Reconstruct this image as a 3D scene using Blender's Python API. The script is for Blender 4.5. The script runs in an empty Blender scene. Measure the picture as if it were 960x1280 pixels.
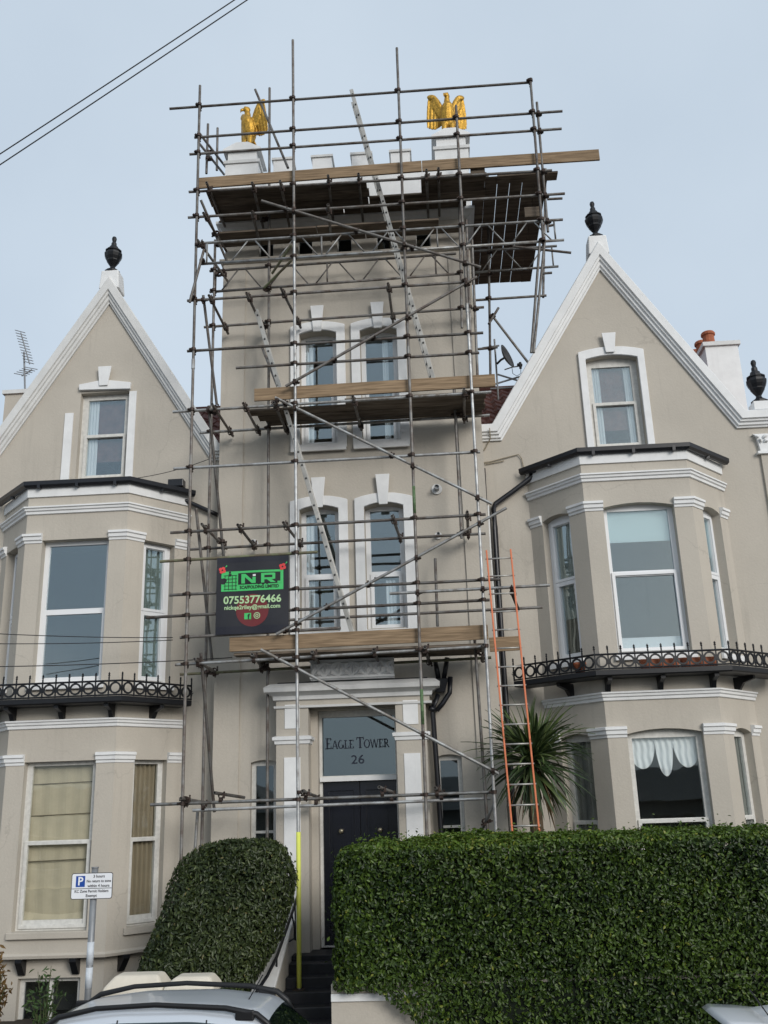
import bpy, bmesh, math, random
import numpy as np
from mathutils import Vector, Matrix
from mathutils.geometry import tessellate_polygon
random.seed(7); RNG = np.random.default_rng(7)
SC = bpy.context.scene; COL = SC.collection
# ------------------------------------------------------------------ camera, sky, sun, exposure
F, PITCH, YAW, ROLL = 1180.0, 17.4, 3.0, -1.88
EYE = Vector((0, 0, 3.2))
cam = bpy.data.cameras.new('camera'); camo = bpy.data.objects.new('camera', cam); COL.objects.link(camo)
CR = Matrix.Rotation(math.radians(YAW), 3, 'Z') @ Matrix.Rotation(math.radians(90 + PITCH), 3, 'X') @ Matrix.Rotation(math.radians(ROLL), 3, 'Z')
camo.matrix_world = Matrix.Translation(EYE) @ CR.to_4x4()
cam.sensor_fit = 'VERTICAL'; cam.sensor_height = 24.0; cam.lens = F / 1280 * 24.0
cam.clip_start = 0.1; cam.clip_end = 2000
SC.camera = camo
SC.render.resolution_x = 768; SC.render.resolution_y = 1024
SUN_EL, SUN_AZ = 22, 34      # degrees; azimuth measured to the right of straight behind the camera
W = bpy.data.worlds.new('World'); SC.world = W; W.use_nodes = True
wn = W.node_tree.nodes; wl = W.node_tree.links; wn.clear()
sky = wn.new('ShaderNodeTexSky'); sky.sky_type = 'NISHITA'; sky.sun_disc = False
sky.sun_elevation = math.radians(SUN_EL); sky.sun_rotation = math.radians(180 - SUN_AZ)
sky.air_density = 1.0; sky.dust_density = 4.0; sky.altitude = 10
cloud = wn.new('ShaderNodeTexNoise'); cloud.inputs['Scale'].default_value = 2.2; cloud.inputs['Detail'].default_value = 5; cloud.inputs['Roughness'].default_value = .5
tc = wn.new('ShaderNodeTexCoord'); wl.new(tc.outputs['Generated'], cloud.inputs['Vector'])
cr = wn.new('ShaderNodeValToRGB'); cr.color_ramp.elements[0].position = .3; cr.color_ramp.elements[1].position = .75
cr.color_ramp.elements[0].color = (.342, .404, .472, 1); cr.color_ramp.elements[1].color = (.412, .473, .535, 1)
wl.new(cloud.outputs['Fac'], cr.inputs['Fac'])
sc = wn.new('ShaderNodeVectorMath'); sc.operation = 'SCALE'; sc.inputs['Scale'].default_value = 10.0
wl.new(cr.outputs['Color'], sc.inputs[0])
mx = wn.new('ShaderNodeMix'); mx.data_type = 'RGBA'; mx.inputs['Factor'].default_value = .9
wl.new(sky.outputs['Color'], mx.inputs['A']); wl.new(sc.outputs['Vector'], mx.inputs['B'])
bg = wn.new('ShaderNodeBackground'); bg.inputs['Strength'].default_value = .1
wl.new(mx.outputs['Result'], bg.inputs['Color'])
wo = wn.new('ShaderNodeOutputWorld'); wl.new(bg.outputs['Background'], wo.inputs['Surface'])
sun = bpy.data.lights.new('sun', 'SUN'); sun.energy = 1.2; sun.angle = math.radians(24); sun.color = (1, .97, .93)
suno = bpy.data.objects.new('sun', sun); COL.objects.link(suno)
sd = Vector((math.sin(math.radians(SUN_AZ)) * math.cos(math.radians(SUN_EL)), -math.cos(math.radians(SUN_AZ)) * math.cos(math.radians(SUN_EL)), math.sin(math.radians(SUN_EL))))
suno.rotation_euler = sd.to_track_quat('Z', 'Y').to_euler(); suno.location = (10, -10, 30)
SC.view_settings.view_transform = 'Standard'; SC.view_settings.look = 'None'; SC.view_settings.gamma = 1
SC.view_settings.exposure = 0.70; SC.view_settings.use_curve_mapping = False

# ------------------------------------------------------------------ pixel -> place
def ray(px, py): return CR @ Vector(((px - 480) / F, (640 - py) / F, -1.0))
def P(px, py, Y):
    d = ray(px, py); return EYE + d * (Y / d.y)
def G(px, py, Z):
    d = ray(px, py); return EYE + d * ((Z - EYE.z) / d.z)
def V3(*a): return Vector(a)

# ------------------------------------------------------------------ materials
MATS = {}
def mat(name, col, rough=.7, metal=0.0, var=.12, scale=3.0, bump=0.0, bscale=60.0, streak=0.0, col2=None, spec=.4, coat=0.0, fine=0.0):
    if name in MATS: return MATS[name]
    m = bpy.data.materials.new(name); m.use_nodes = True; n = m.node_tree.nodes; l = m.node_tree.links
    b = n['Principled BSDF']; b.inputs['Roughness'].default_value = rough; b.inputs['Metallic'].default_value = metal
    b.inputs['Specular IOR Level'].default_value = spec; b.inputs['Coat Weight'].default_value = coat
    g = n.new('ShaderNodeNewGeometry')
    no = n.new('ShaderNodeTexNoise'); no.inputs['Scale'].default_value = scale; no.inputs['Detail'].default_value = 6; no.inputs['Roughness'].default_value = .62
    l.new(g.outputs['Position'], no.inputs['Vector'])
    c = n.new('ShaderNodeValToRGB'); c.color_ramp.elements[0].position = .3; c.color_ramp.elements[1].position = .72
    d = col2 or tuple(x * (1 - 2 * var) for x in col)
    c.color_ramp.elements[0].color = (*d, 1); c.color_ramp.elements[1].color = (*col, 1)
    l.new(no.outputs['Fac'], c.inputs['Fac']); out = c.outputs['Color']
    if streak > 0:
        mp = n.new('ShaderNodeMapping'); mp.inputs['Scale'].default_value = (4.5, 4.5, .35); l.new(g.outputs['Position'], mp.inputs['Vector'])
        s = n.new('ShaderNodeTexNoise'); s.inputs['Scale'].default_value = 1.3; s.inputs['Detail'].default_value = 8; s.inputs['Roughness'].default_value = .7; l.new(mp.outputs['Vector'], s.inputs['Vector'])
        r = n.new('ShaderNodeMapRange'); r.inputs['From Min'].default_value = .55; r.inputs['From Max'].default_value = .8; r.inputs['To Min'].default_value = 0; r.inputs['To Max'].default_value = streak
        l.new(s.outputs['Fac'], r.inputs['Value'])
        k = n.new('ShaderNodeMix'); k.data_type = 'RGBA'; k.inputs['B'].default_value = (*(x * .45 for x in col), 1)
        l.new(r.outputs['Result'], k.inputs['Factor']); l.new(out, k.inputs['A']); out = k.outputs['Result']
    if fine > 0:
        f = n.new('ShaderNodeTexNoise'); f.inputs['Scale'].default_value = 45; f.inputs['Detail'].default_value = 4; l.new(g.outputs['Position'], f.inputs['Vector'])
        r = n.new('ShaderNodeMapRange'); r.inputs['From Min'].default_value = .3; r.inputs['From Max'].default_value = .7; r.inputs['To Min'].default_value = 1 - fine; r.inputs['To Max'].default_value = 1 + fine
        l.new(f.outputs['Fac'], r.inputs['Value'])
        k = n.new('ShaderNodeVectorMath'); k.operation = 'SCALE'; l.new(out, k.inputs[0]); l.new(r.outputs['Result'], k.inputs['Scale']); out = k.outputs['Vector']
    l.new(out, b.inputs['Base Color'])
    if bump > 0:
        f = n.new('ShaderNodeTexNoise'); f.inputs['Scale'].default_value = bscale; f.inputs['Detail'].default_value = 5; l.new(g.outputs['Position'], f.inputs['Vector'])
        bb = n.new('ShaderNodeBump'); bb.inputs['Strength'].default_value = bump; bb.inputs['Distance'].default_value = .01
        l.new(f.outputs['Fac'], bb.inputs['Height']); l.new(bb.outputs['Normal'], b.inputs['Normal'])
    MATS[name] = m; return m

def wood_mat(name, col, col2, rough=.85):
    m = bpy.data.materials.new(name); m.use_nodes = True; n = m.node_tree.nodes; l = m.node_tree.links
    b = n['Principled BSDF']; b.inputs['Roughness'].default_value = rough; b.inputs['Specular IOR Level'].default_value = .2
    g = n.new('ShaderNodeNewGeometry'); oi = n.new('ShaderNodeObjectInfo')
    mp = n.new('ShaderNodeMapping'); mp.inputs['Scale'].default_value = (1.2, 9, 22); l.new(g.outputs['Position'], mp.inputs['Vector'])
    cb = n.new('ShaderNodeCombineXYZ'); l.new(oi.outputs['Random'], cb.inputs[0]); l.new(cb.outputs[0], mp.inputs['Location'])
    s = n.new('ShaderNodeTexNoise'); s.inputs['Scale'].default_value = 1.6; s.inputs['Detail'].default_value = 8; s.inputs['Distortion'].default_value = .6; l.new(mp.outputs['Vector'], s.inputs['Vector'])
    c = n.new('ShaderNodeValToRGB'); c.color_ramp.elements[0].position = .32; c.color_ramp.elements[1].position = .68
    c.color_ramp.elements[0].color = (*col2, 1); c.color_ramp.elements[1].color = (*col, 1); l.new(s.outputs['Fac'], c.inputs['Fac'])
    hv = n.new('ShaderNodeHueSaturation'); r = n.new('ShaderNodeMapRange'); r.inputs['To Min'].default_value = .72; r.inputs['To Max'].default_value = 1.2
    l.new(oi.outputs['Random'], r.inputs['Value']); l.new(r.outputs['Result'], hv.inputs['Value']); l.new(c.outputs['Color'], hv.inputs['Color'])
    l.new(hv.outputs['Color'], b.inputs['Base Color'])
    bb = n.new('ShaderNodeBump'); bb.inputs['Strength'].default_value = .35; bb.inputs['Distance'].default_value = .01; l.new(s.outputs['Fac'], bb.inputs['Height']); l.new(bb.outputs['Normal'], b.inputs['Normal'])
    MATS[name] = m; return m

def tube_mat(name, col, rust, metal=.6, rough=.45):
    m = bpy.data.materials.new(name); m.use_nodes = True; n = m.node_tree.nodes; l = m.node_tree.links
    b = n['Principled BSDF']; b.inputs['Metallic'].default_value = metal
    g = n.new('ShaderNodeNewGeometry'); oi = n.new('ShaderNodeObjectInfo')
    s = n.new('ShaderNodeTexNoise'); s.inputs['Scale'].default_value = 5; s.inputs['Detail'].default_value = 7; s.inputs['Roughness'].default_value = .7; l.new(g.outputs['Position'], s.inputs['Vector'])
    c = n.new('ShaderNodeValToRGB'); c.color_ramp.elements[0].position = .36; c.color_ramp.elements[1].position = .6
    c.color_ramp.elements[0].color = (*rust, 1); c.color_ramp.elements[1].color = (*col, 1); l.new(s.outputs['Fac'], c.inputs['Fac'])
    hv = n.new('ShaderNodeHueSaturation'); r = n.new('ShaderNodeMapRange'); r.inputs['To Min'].default_value = .7; r.inputs['To Max'].default_value = 1.25
    l.new(oi.outputs['Random'], r.inputs['Value']); l.new(r.outputs['Result'], hv.inputs['Value']); l.new(c.outputs['Color'], hv.inputs['Color']); l.new(hv.outputs['Color'], b.inputs['Base Color'])
    rr = n.new('ShaderNodeMapRange'); rr.inputs['To Min'].default_value = rough + .25; rr.inputs['To Max'].default_value = rough - .05; l.new(s.outputs['Fac'], rr.inputs['Value']); l.new(rr.outputs['Result'], b.inputs['Roughness'])
    MATS[name] = m; return m

def glass_mat(name, tint=(.91, .94, .95), refl=.15):
    m = bpy.data.materials.new(name); m.use_nodes = True; n = m.node_tree.nodes; l = m.node_tree.links; n.clear()
    t = n.new('ShaderNodeBsdfTransparent'); t.inputs['Color'].default_value = (*tint, 1)
    gl = n.new('ShaderNodeBsdfGlossy'); gl.inputs['Roughness'].default_value = .015; gl.inputs['Color'].default_value = (.84, .96, 1, 1)
    g = n.new('ShaderNodeNewGeometry'); no = n.new('ShaderNodeTexNoise'); no.inputs['Scale'].default_value = 1.6; no.inputs['Detail'].default_value = 1; l.new(g.outputs['Position'], no.inputs['Vector'])
    bp = n.new('ShaderNodeBump'); bp.inputs['Strength'].default_value = .05; bp.inputs['Distance'].default_value = .05; l.new(no.outputs['Fac'], bp.inputs['Height']); l.new(bp.outputs['Normal'], gl.inputs['Normal'])
    lw = n.new('ShaderNodeLayerWeight'); lw.inputs['Blend'].default_value = .5
    pw = n.new('ShaderNodeMath'); pw.operation = 'POWER'; pw.inputs[1].default_value = 3.5; l.new(lw.outputs['Facing'], pw.inputs[0])
    a = n.new('ShaderNodeMath'); a.operation = 'MULTIPLY_ADD'; a.use_clamp = True; a.inputs[1].default_value = .5; a.inputs[2].default_value = refl; l.new(pw.outputs[0], a.inputs[0])
    x = n.new('ShaderNodeMixShader'); l.new(a.outputs[0], x.inputs[0]); l.new(t.outputs[0], x.inputs[1]); l.new(gl.outputs[0], x.inputs[2])
    o = n.new('ShaderNodeOutputMaterial'); l.new(x.outputs[0], o.inputs[0]); MATS[name] = m; return m

def leaf_mat(name, dark, light, back=.25):
    m = bpy.data.materials.new(name); m.use_nodes = True; n = m.node_tree.nodes; l = m.node_tree.links
    b = n['Principled BSDF']; b.inputs['Roughness'].default_value = .42; b.inputs['Specular IOR Level'].default_value = .38
    at = n.new('ShaderNodeAttribute'); at.attribute_name = 'tone'
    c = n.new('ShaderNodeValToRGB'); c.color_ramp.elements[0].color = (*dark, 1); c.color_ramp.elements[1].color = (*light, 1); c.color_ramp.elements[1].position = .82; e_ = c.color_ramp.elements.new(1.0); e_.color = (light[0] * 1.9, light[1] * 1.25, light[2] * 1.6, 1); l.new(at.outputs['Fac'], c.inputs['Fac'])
    l.new(c.outputs['Color'], b.inputs['Base Color'])
    t = n.new('ShaderNodeBsdfTranslucent'); l.new(c.outputs['Color'], t.inputs['Color'])
    x = n.new('ShaderNodeMixShader'); x.inputs[0].default_value = back; o = n['Material Output']
    l.new(b.outputs[0], x.inputs[1]); l.new(t.outputs[0], x.inputs[2]); l.new(x.outputs[0], o.inputs[0]); MATS[name] = m; return m

def add_cracks(m, amount=.2):
    n = m.node_tree.nodes; l = m.node_tree.links; b = n['Principled BSDF']; src = b.inputs['Base Color'].links[0].from_socket
    g = n.new('ShaderNodeNewGeometry'); nz = n.new('ShaderNodeTexNoise'); nz.inputs['Scale'].default_value = 2.5; nz.inputs['Detail'].default_value = 6; l.new(g.outputs['Position'], nz.inputs['Vector'])
    ad = n.new('ShaderNodeVectorMath'); ad.operation = 'MULTIPLY_ADD'; ad.inputs[1].default_value = (.55, .55, .55); l.new(nz.outputs['Color'], ad.inputs[0]); l.new(g.outputs['Position'], ad.inputs[2])
    v = n.new('ShaderNodeTexVoronoi'); v.feature = 'DISTANCE_TO_EDGE'; v.inputs['Scale'].default_value = .55; l.new(ad.outputs[0], v.inputs['Vector'])
    r = n.new('ShaderNodeMapRange'); r.inputs['From Min'].default_value = .0; r.inputs['From Max'].default_value = .007; r.inputs['To Min'].default_value = amount; r.inputs['To Max'].default_value = 0; l.new(v.outputs['Distance'], r.inputs['Value'])
    k = n.new('ShaderNodeTexNoise'); k.inputs['Scale'].default_value = .7; l.new(g.outputs['Position'], k.inputs['Vector'])
    mk = n.new('ShaderNodeMapRange'); mk.inputs['From Min'].default_value = .48; mk.inputs['From Max'].default_value = .62; l.new(k.outputs['Fac'], mk.inputs['Value'])
    mu = n.new('ShaderNodeMath'); mu.operation = 'MULTIPLY'; l.new(r.outputs['Result'], mu.inputs[0]); l.new(mk.outputs['Result'], mu.inputs[1])
    x = n.new('ShaderNodeMix'); x.data_type = 'RGBA'; x.inputs['B'].default_value = (.12, .105, .09, 1); l.new(mu.outputs[0], x.inputs['Factor']); l.new(src, x.inputs['A']); l.new(x.outputs['Result'], b.inputs['Base Color'])
STUCCO = mat('beige_render', (.505, .464, .40), .85, var=.055, scale=.8, bump=.3, bscale=30, streak=.3, spec=.2, fine=.03)
add_cracks(STUCCO)
TRIM = mat('white_masonry_paint', (.80, .805, .80), .6, var=.06, scale=4, bump=.12, bscale=50, streak=.18, spec=.3)
TRIMG = mat('pale_grey_masonry_paint', (.69, .69, .675), .65, var=.07, scale=4, bump=.12, bscale=50, streak=.25, spec=.3)
UPVC = mat('white_window_frame', (.78, .79, .80), .35, var=.02, spec=.5)
OLDW = mat('worn_white_timber', (.70, .69, .65), .6, var=.12, scale=14, bump=.15, streak=.3)
GLASS = glass_mat('window_glass'); GLASSD = glass_mat('dark_window_glass', (.6, .63, .65), .10)
GLASSC = glass_mat('clear_sash_glass', (.93, .95, .95), .06); GLASSF = glass_mat('fanlight_glass', (.55, .6, .6), .14)
BLACK = mat('black_paint', (.012, .013, .018), .35, var=.2, scale=9, spec=.5)
IRON = mat('black_iron', (.010, .011, .014), .45, var=.2, scale=20, bump=.1)
DOORM = mat('navy_door_paint', (.0045, .0055, .012), .25, var=.15, spec=.6)
DARK = mat('dark_room', (.03, .03, .032), .9)
SLATE = mat('dark_lead', (.05, .053, .06), .6, var=.2)
TILE = mat('brown_roof_tile', (.20, .085, .07), .8, var=.3, scale=7, bump=.3)
TERRA = mat('terracotta', (.42, .13, .06), .75, var=.2, scale=12)
GOLD = mat('gold_leaf', (.72, .42, .07), .48, metal=.7, var=.32, scale=22, bump=.7, bscale=55, streak=.3)
WOOD = wood_mat('toe_board_timber', (.30, .215, .135), (.15, .105, .065)); DECK = wood_mat('weathered_deck_timber', (.19, .155, .12), (.075, .058, .043))
GALV = tube_mat('galvanised_tube', (.34, .35, .35), (.16, .14, .12)); STEEL = tube_mat('weathered_tube', (.20, .195, .185), (.105, .082, .068), .45, .5)
BRIGHT = tube_mat('bright_galvanised_tube', (.46, .47, .47), (.26, .25, .24), .6, .42)
MOSS = tube_mat('green_marked_tube', (.16, .175, .10), (.11, .085, .06), .3, .55)
CLAMP = mat('coupler_steel', (.085, .06, .05), .6, metal=.5, var=.35, scale=25)
YELLOW = mat('yellow_sleeve', (.72, .76, .14), .5, var=.05)
ALU = mat('aluminium', (.44, .43, .40), .45, metal=.5, var=.12, scale=9)
ORANGE = mat('orange_fibreglass', (.74, .21, .09), .45, var=.12, scale=6)
CAST = mat('grey_post_metal', (.28, .29, .30), .5, metal=.4, var=.12, scale=8)
CURT = mat('cream_blind', (.60, .55, .45), .9, var=.06, scale=6); WCURT = mat('white_voile', (.82, .82, .82), .9, var=.03, scale=5)
BLIND = mat('pale_green_blind', (.62, .72, .70), .9, var=.02); GCURT = mat('grey_curtain', (.32, .31, .28), .9, var=.1)
ASPH = mat('asphalt', (.055, .055, .058), .9, var=.25, scale=6, bump=.4, bscale=120); PAVE = mat('paving', (.26, .25, .235), .9, var=.15, scale=5, bump=.3)
EARTH = mat('garden_soil', (.06, .045, .03), .95, var=.3); STEPM = mat('black_step_paint', (.022, .024, .030), .5, var=.3, scale=8, bump=.2)
CABLE = mat('beige_cable', (.33, .28, .2), .7); WIRE = mat('black_wire', (.02, .02, .022), .6)
# ------------------------------------------------------------------ mesh helpers
class MB:
    def __init__(s): s.v = []; s.f = []
    def add(s, vs, fs):
        o = len(s.v); s.v += [tuple(v) for v in vs]; s.f += [tuple(i + o for i in f) for f in fs]; return s
    def box(s, x0, x1, y0, y1, z0, z1):
        return s.add([(x0, y0, z0), (x1, y0, z0), (x1, y1, z0), (x0, y1, z0), (x0, y0, z1), (x1, y0, z1), (x1, y1, z1), (x0, y1, z1)],
                     [(0, 3, 2, 1), (4, 5, 6, 7), (0, 1, 5, 4), (1, 2, 6, 5), (2, 3, 7, 6), (3, 0, 4, 7)])
    def obox(s, c, ax, ay, az, hx, hy, hz):
        c = Vector(c); vs = [c + ax * (sx * hx) + ay * (sy * hy) + az * (sz * hz) for sz in (-1, 1) for sx, sy in ((-1, -1), (1, -1), (1, 1), (-1, 1))]
        return s.add(vs, [(0, 3, 2, 1), (4, 5, 6, 7), (0, 1, 5, 4), (1, 2, 6, 5), (2, 3, 7, 6), (3, 0, 4, 7)])
    def tube(s, p, q, r, n=10, r2=None, hollow=False):
        p = Vector(p); q = Vector(q); r2 = r if r2 is None else r2; d = (q - p).normalized()
        a = d.orthogonal().normalized(); b = d.cross(a); cs = [(math.cos(2 * math.pi * i / n), math.sin(2 * math.pi * i / n)) for i in range(n)]
        rings = [(p, r), (q, r2)]
        if hollow: rings = [(p + d * .04, r * .8), (p, r * .8), (p, r), (q, r2), (q, r2 * .8), (q - d * .04, r2 * .8)]
        vs = [c + a * (x * R) + b * (y * R) for c, R in rings for x, y in cs]
        fs = [(k * n + i, k * n + (i + 1) % n, (k + 1) * n + (i + 1) % n, (k + 1) * n + i) for k in range(len(rings) - 1) for i in range(n)]
        fs += [tuple(range(n))[::-1], tuple(range((len(rings) - 1) * n, len(rings) * n))]
        return s.add(vs, fs)
    def path(s, pts, r, n=6):
        pts = [Vector(p) for p in pts]; vs = []; N = len(pts)
        for i, p in enumerate(pts):
            d = (pts[min(i + 1, N - 1)] - pts[max(i - 1, 0)]).normalized()
            a = d.cross(Vector((0, 0, 1))); a = a.normalized() if a.length > .05 else Vector((1, 0, 0)); b = d.cross(a)
            R = r[i] if isinstance(r, (list, tuple)) else r
            vs += [p + a * (math.cos(2 * math.pi * k / n) * R) + b * (math.sin(2 * math.pi * k / n) * R) for k in range(n)]
        fs = [(i * n + k, i * n + (k + 1) % n, (i + 1) * n + (k + 1) % n, (i + 1) * n + k) for i in range(N - 1) for k in range(n)]
        fs += [tuple(range(n))[::-1], tuple(range((N - 1) * n, N * n))]
        return s.add(vs, fs)
    def lathe(s, prof, c, n=14, sx=1, sy=1):
        vs = [(c[0] + r * sx * math.cos(2 * math.pi * k / n), c[1] + r * sy * math.sin(2 * math.pi * k / n), c[2] + z) for r, z in prof for k in range(n)]
        N = len(prof); fs = [(i * n + k, i * n + (k + 1) % n, (i + 1) * n + (k + 1) % n, (i + 1) * n + k) for i in range(N - 1) for k in range(n)]
        fs += [tuple(range(n))[::-1], tuple(range((N - 1) * n, N * n))]
        return s.add(vs, fs)
    def poly(s, loop, mapf, t0, t1, holes=()):
        """flat plate: 2D loop with holes, between depths t0 (front) and t1 (back)"""
        loops = [list(loop)] + [list(h) for h in holes]
        flat = [p for lp in loops for p in lp]; tris = tessellate_polygon([[Vector((p[0], p[1], 0)) for p in lp] for lp in loops])
        n = len(flat); vs = [mapf(p[0], p[1], t0) for p in flat] + [mapf(p[0], p[1], t1) for p in flat]
        fs = [tuple(t) for t in tris] + [tuple(i + n for i in reversed(t)) for t in tris]
        o = 0
        for lp in loops:
            m = len(lp); fs += [(o + i, o + (i + 1) % m, n + o + (i + 1) % m, n + o + i) for i in range(m)]; o += m
        return s.add(vs, fs)
    def sweep(s, path, prof, mapf, closed=True):
        """path: 2D polyline; prof: (out, t); mapf(p, q, t)"""
        N = len(path); ds = []
        for i in range(N - 1):
            d = Vector(path[i + 1]) - Vector(path[i]); d.normalize(); ds.append(d)
        M = len(prof); vs = []
        for i in range(N):
            n1 = Vector((ds[max(i - 1, 0)].y, -ds[max(i - 1, 0)].x)); n2 = Vector((ds[min(i, N - 2)].y, -ds[min(i, N - 2)].x))
            m = (n1 + n2) / (1 + n1.dot(n2)); p = Vector(path[i])
            for o, t in prof: w = p + m * o; vs.append(mapf(w.x, w.y, t))
        R = M if closed else M - 1
        fs = [(i * M + k, i * M + (k + 1) % M, (i + 1) * M + (k + 1) % M, (i + 1) * M + k) for i in range(N - 1) for k in range(R)]
        if closed: fs += [tuple(range(M))[::-1], tuple(range((N - 1) * M, N * M))]
        return s.add(vs, fs)
    def build(s, name, m, parent=None, smooth=False, bevel=0):
        me = bpy.data.meshes.new(name); o = bpy.data.objects.new(name, me); COL.objects.link(o)
        off = origin(parent); vs = [(v[0] - off.x, v[1] - off.y, v[2] - off.z) for v in s.v]
        me.from_pydata(vs, [], s.f); me.materials.append(m)
        bm = bmesh.new(); bm.from_mesh(me); bmesh.ops.recalc_face_normals(bm, faces=bm.faces); bm.to_mesh(me); bm.free()
        if smooth: me.shade_smooth()
        if bevel:
            b = o.modifiers.new('bevel', 'BEVEL'); b.width = bevel; b.segments = 2; b.limit_method = 'ANGLE'
        if parent: o.parent = parent
        return o
def origin(o):
    p = Vector((0, 0, 0))
    while o is not None: p = p + o.location; o = o.parent
    return p
def thing(name, label, cat, loc, group=None):
    o = bpy.data.objects.new(name, None); COL.objects.link(o); o.location = loc; o.empty_display_size = .2
    return tag(o, label, cat, group)
def tag(o, label, cat, group=None):
    o['label'] = label; o['category'] = cat
    if group: o['group'] = group
    return o
def struct(o): o['kind'] = 'structure'; return o
def place(name, me, m4, parent):
    """a copy of shared mesh data under a parent, at a world matrix"""
    o = bpy.data.objects.new(name, me); COL.objects.link(o); o.parent = parent
    o.matrix_local = Matrix.Translation(-origin(parent)) @ m4; return o
def mesh_of(mb, name, m, smooth=False):
    me = bpy.data.meshes.new(name); me.from_pydata(mb.v, [], mb.f); me.materials.append(m)
    bm = bmesh.new(); bm.from_mesh(me); bmesh.ops.recalc_face_normals(bm, faces=bm.faces); bm.to_mesh(me); bm.free()
    if smooth: me.shade_smooth()
    return me
def frame(A, B, out_sign=1):
    """vertical face from plan point A to B (left to right seen from outside): map (u, z, t) with t out of the face"""
    A = Vector(A); B = Vector(B); U = (B - A).normalized(); N = Vector((U.y, -U.x))
    return (lambda u, z, t: (A.x + U.x * u + N.x * t, A.y + U.y * u + N.y * t, z)), (B - A).length
def rect(u0, u1, v0, v1): return [(u0, v0), (u1, v0), (u1, v1), (u0, v1)]
def arch(u0, u1, v0, v1, rise, n=8):
    c = (u0 + u1) / 2; h = (u1 - u0) / 2
    if rise <= 0: return rect(u0, u1, v0, v1)
    return [(u0, v0), (u1, v0)] + [(c + h * math.cos(math.pi * i / n) if i not in (0, n) else (u1 if i == 0 else u0), v1 + rise * (1 - (math.cos(math.pi * i / n)) ** 2) ** (1 if True else .5)) for i in range(n + 1)]
def text(body, size, mapf, u, v, t, m, parent, name='lettering', align='CENTER', sx=1.0, depth=.003, bold=0.0, shear=0):
    cu = bpy.data.curves.new('t', 'FONT'); cu.body = body; cu.size = size; cu.align_x = align; cu.align_y = 'CENTER'; cu.extrude = depth; cu.offset = bold; cu.resolution_u = 3; cu.shear = shear
    ob = bpy.data.objects.new('t', cu); COL.objects.link(ob); dg = bpy.context.evaluated_depsgraph_get(); me0 = bpy.data.meshes.new_from_object(ob.evaluated_get(dg))
    mb = MB(); mb.add([mapf(u + p.co.x * sx, v + p.co.y, t + p.co.z) for p in me0.vertices], [tuple(f.vertices) for f in me0.polygons])
    bpy.data.objects.remove(ob); bpy.data.curves.remove(cu); bpy.data.meshes.remove(me0)
    return mb.build(name, m, parent)
def window(parent, mapf, loop, panes, rec=.12, fm=UPVC, gm=GLASS, sash=None, name='window', th=.06, sashm=None):
    """frame plate that fills the wall opening, one pane per light; sash: list of (rect, width) proud rings"""
    w = MB(); w.poly(loop, mapf, -rec, -rec - th, [rect(*p) for p in panes]); wo = w.build(name, fm, parent)
    for p in panes:
        g = MB(); g.poly(rect(p[0] - .01, p[1] + .01, p[2] - .01, p[3] + .01), mapf, -rec - .028, -rec - .036); g.build('pane', gm, wo)
    for (r, wd) in (sash or []):
        g = MB(); g.poly(rect(*r), mapf, -rec + .028, -rec + .002, [rect(r[0] + wd, r[1] - wd, r[2] + wd, r[3] - wd)]); g.build('sash', sashm or fm, wo, bevel=.006)
    return wo
def drape(mapf, u0, u1, v0, v1, t, m, parent, folds=8, amp=.03, name='curtain', edge=None, nu=60, nv=6):
    mb = MB(); vs = []
    for j in range(nv + 1):
        for i in range(nu + 1):
            a = i / nu; low = v0 if edge is None else edge(a); z = v1 + (low - v1) * j / nv
            vs.append(mapf(u0 + (u1 - u0) * a, z, t + amp * math.sin(a * folds * 2 * math.pi + .6 * math.sin(j))))
    mb.add(vs, [(j * (nu + 1) + i, j * (nu + 1) + i + 1, (j + 1) * (nu + 1) + i + 1, (j + 1) * (nu + 1) + i) for j in range(nv) for i in range(nu)])
    return mb.build(name, m, parent, smooth=True)
planmap = lambda p, q, t: (p, q, t)          # plan sweep: path in x,y; t is height

# ------------------------------------------------------------------ the setting
g = MB(); g.add([(-300, -300, -.5), (300, -300, -.5), (300, 300, -.5), (-300, 300, -.5)], [(0, 1, 2, 3)]); struct(g.build('ground', EARTH))
g = MB(); g.box(-120, 120, 4.2, 11.05, -.3, 0); struct(g.build('road', ASPH))
pv = MB(); pv.box(-60, 60, 11.2, 13.06, -.3, .12); pvo = struct(pv.build('pavement', PAVE))
kb = MB(); kb.box(0, .91, 11.052, 11.198, -.3, .115); kme = mesh_of(kb, 'kerb_stone', mat('kerb_stone', (.3, .29, .28), .85, var=.15))
for i in range(26): place('kerb_stone', kme, Matrix.Translation((-12 + i * .92, 0, 0)), pvo)
gd = MB(); gd.box(-40, -2.62, 13.42, 16.2, -.3, .35); gd.box(-.60, 40, 13.42, 16.2, -.3, .6); struct(gd.build('garden_ground', EARTH))
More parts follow.
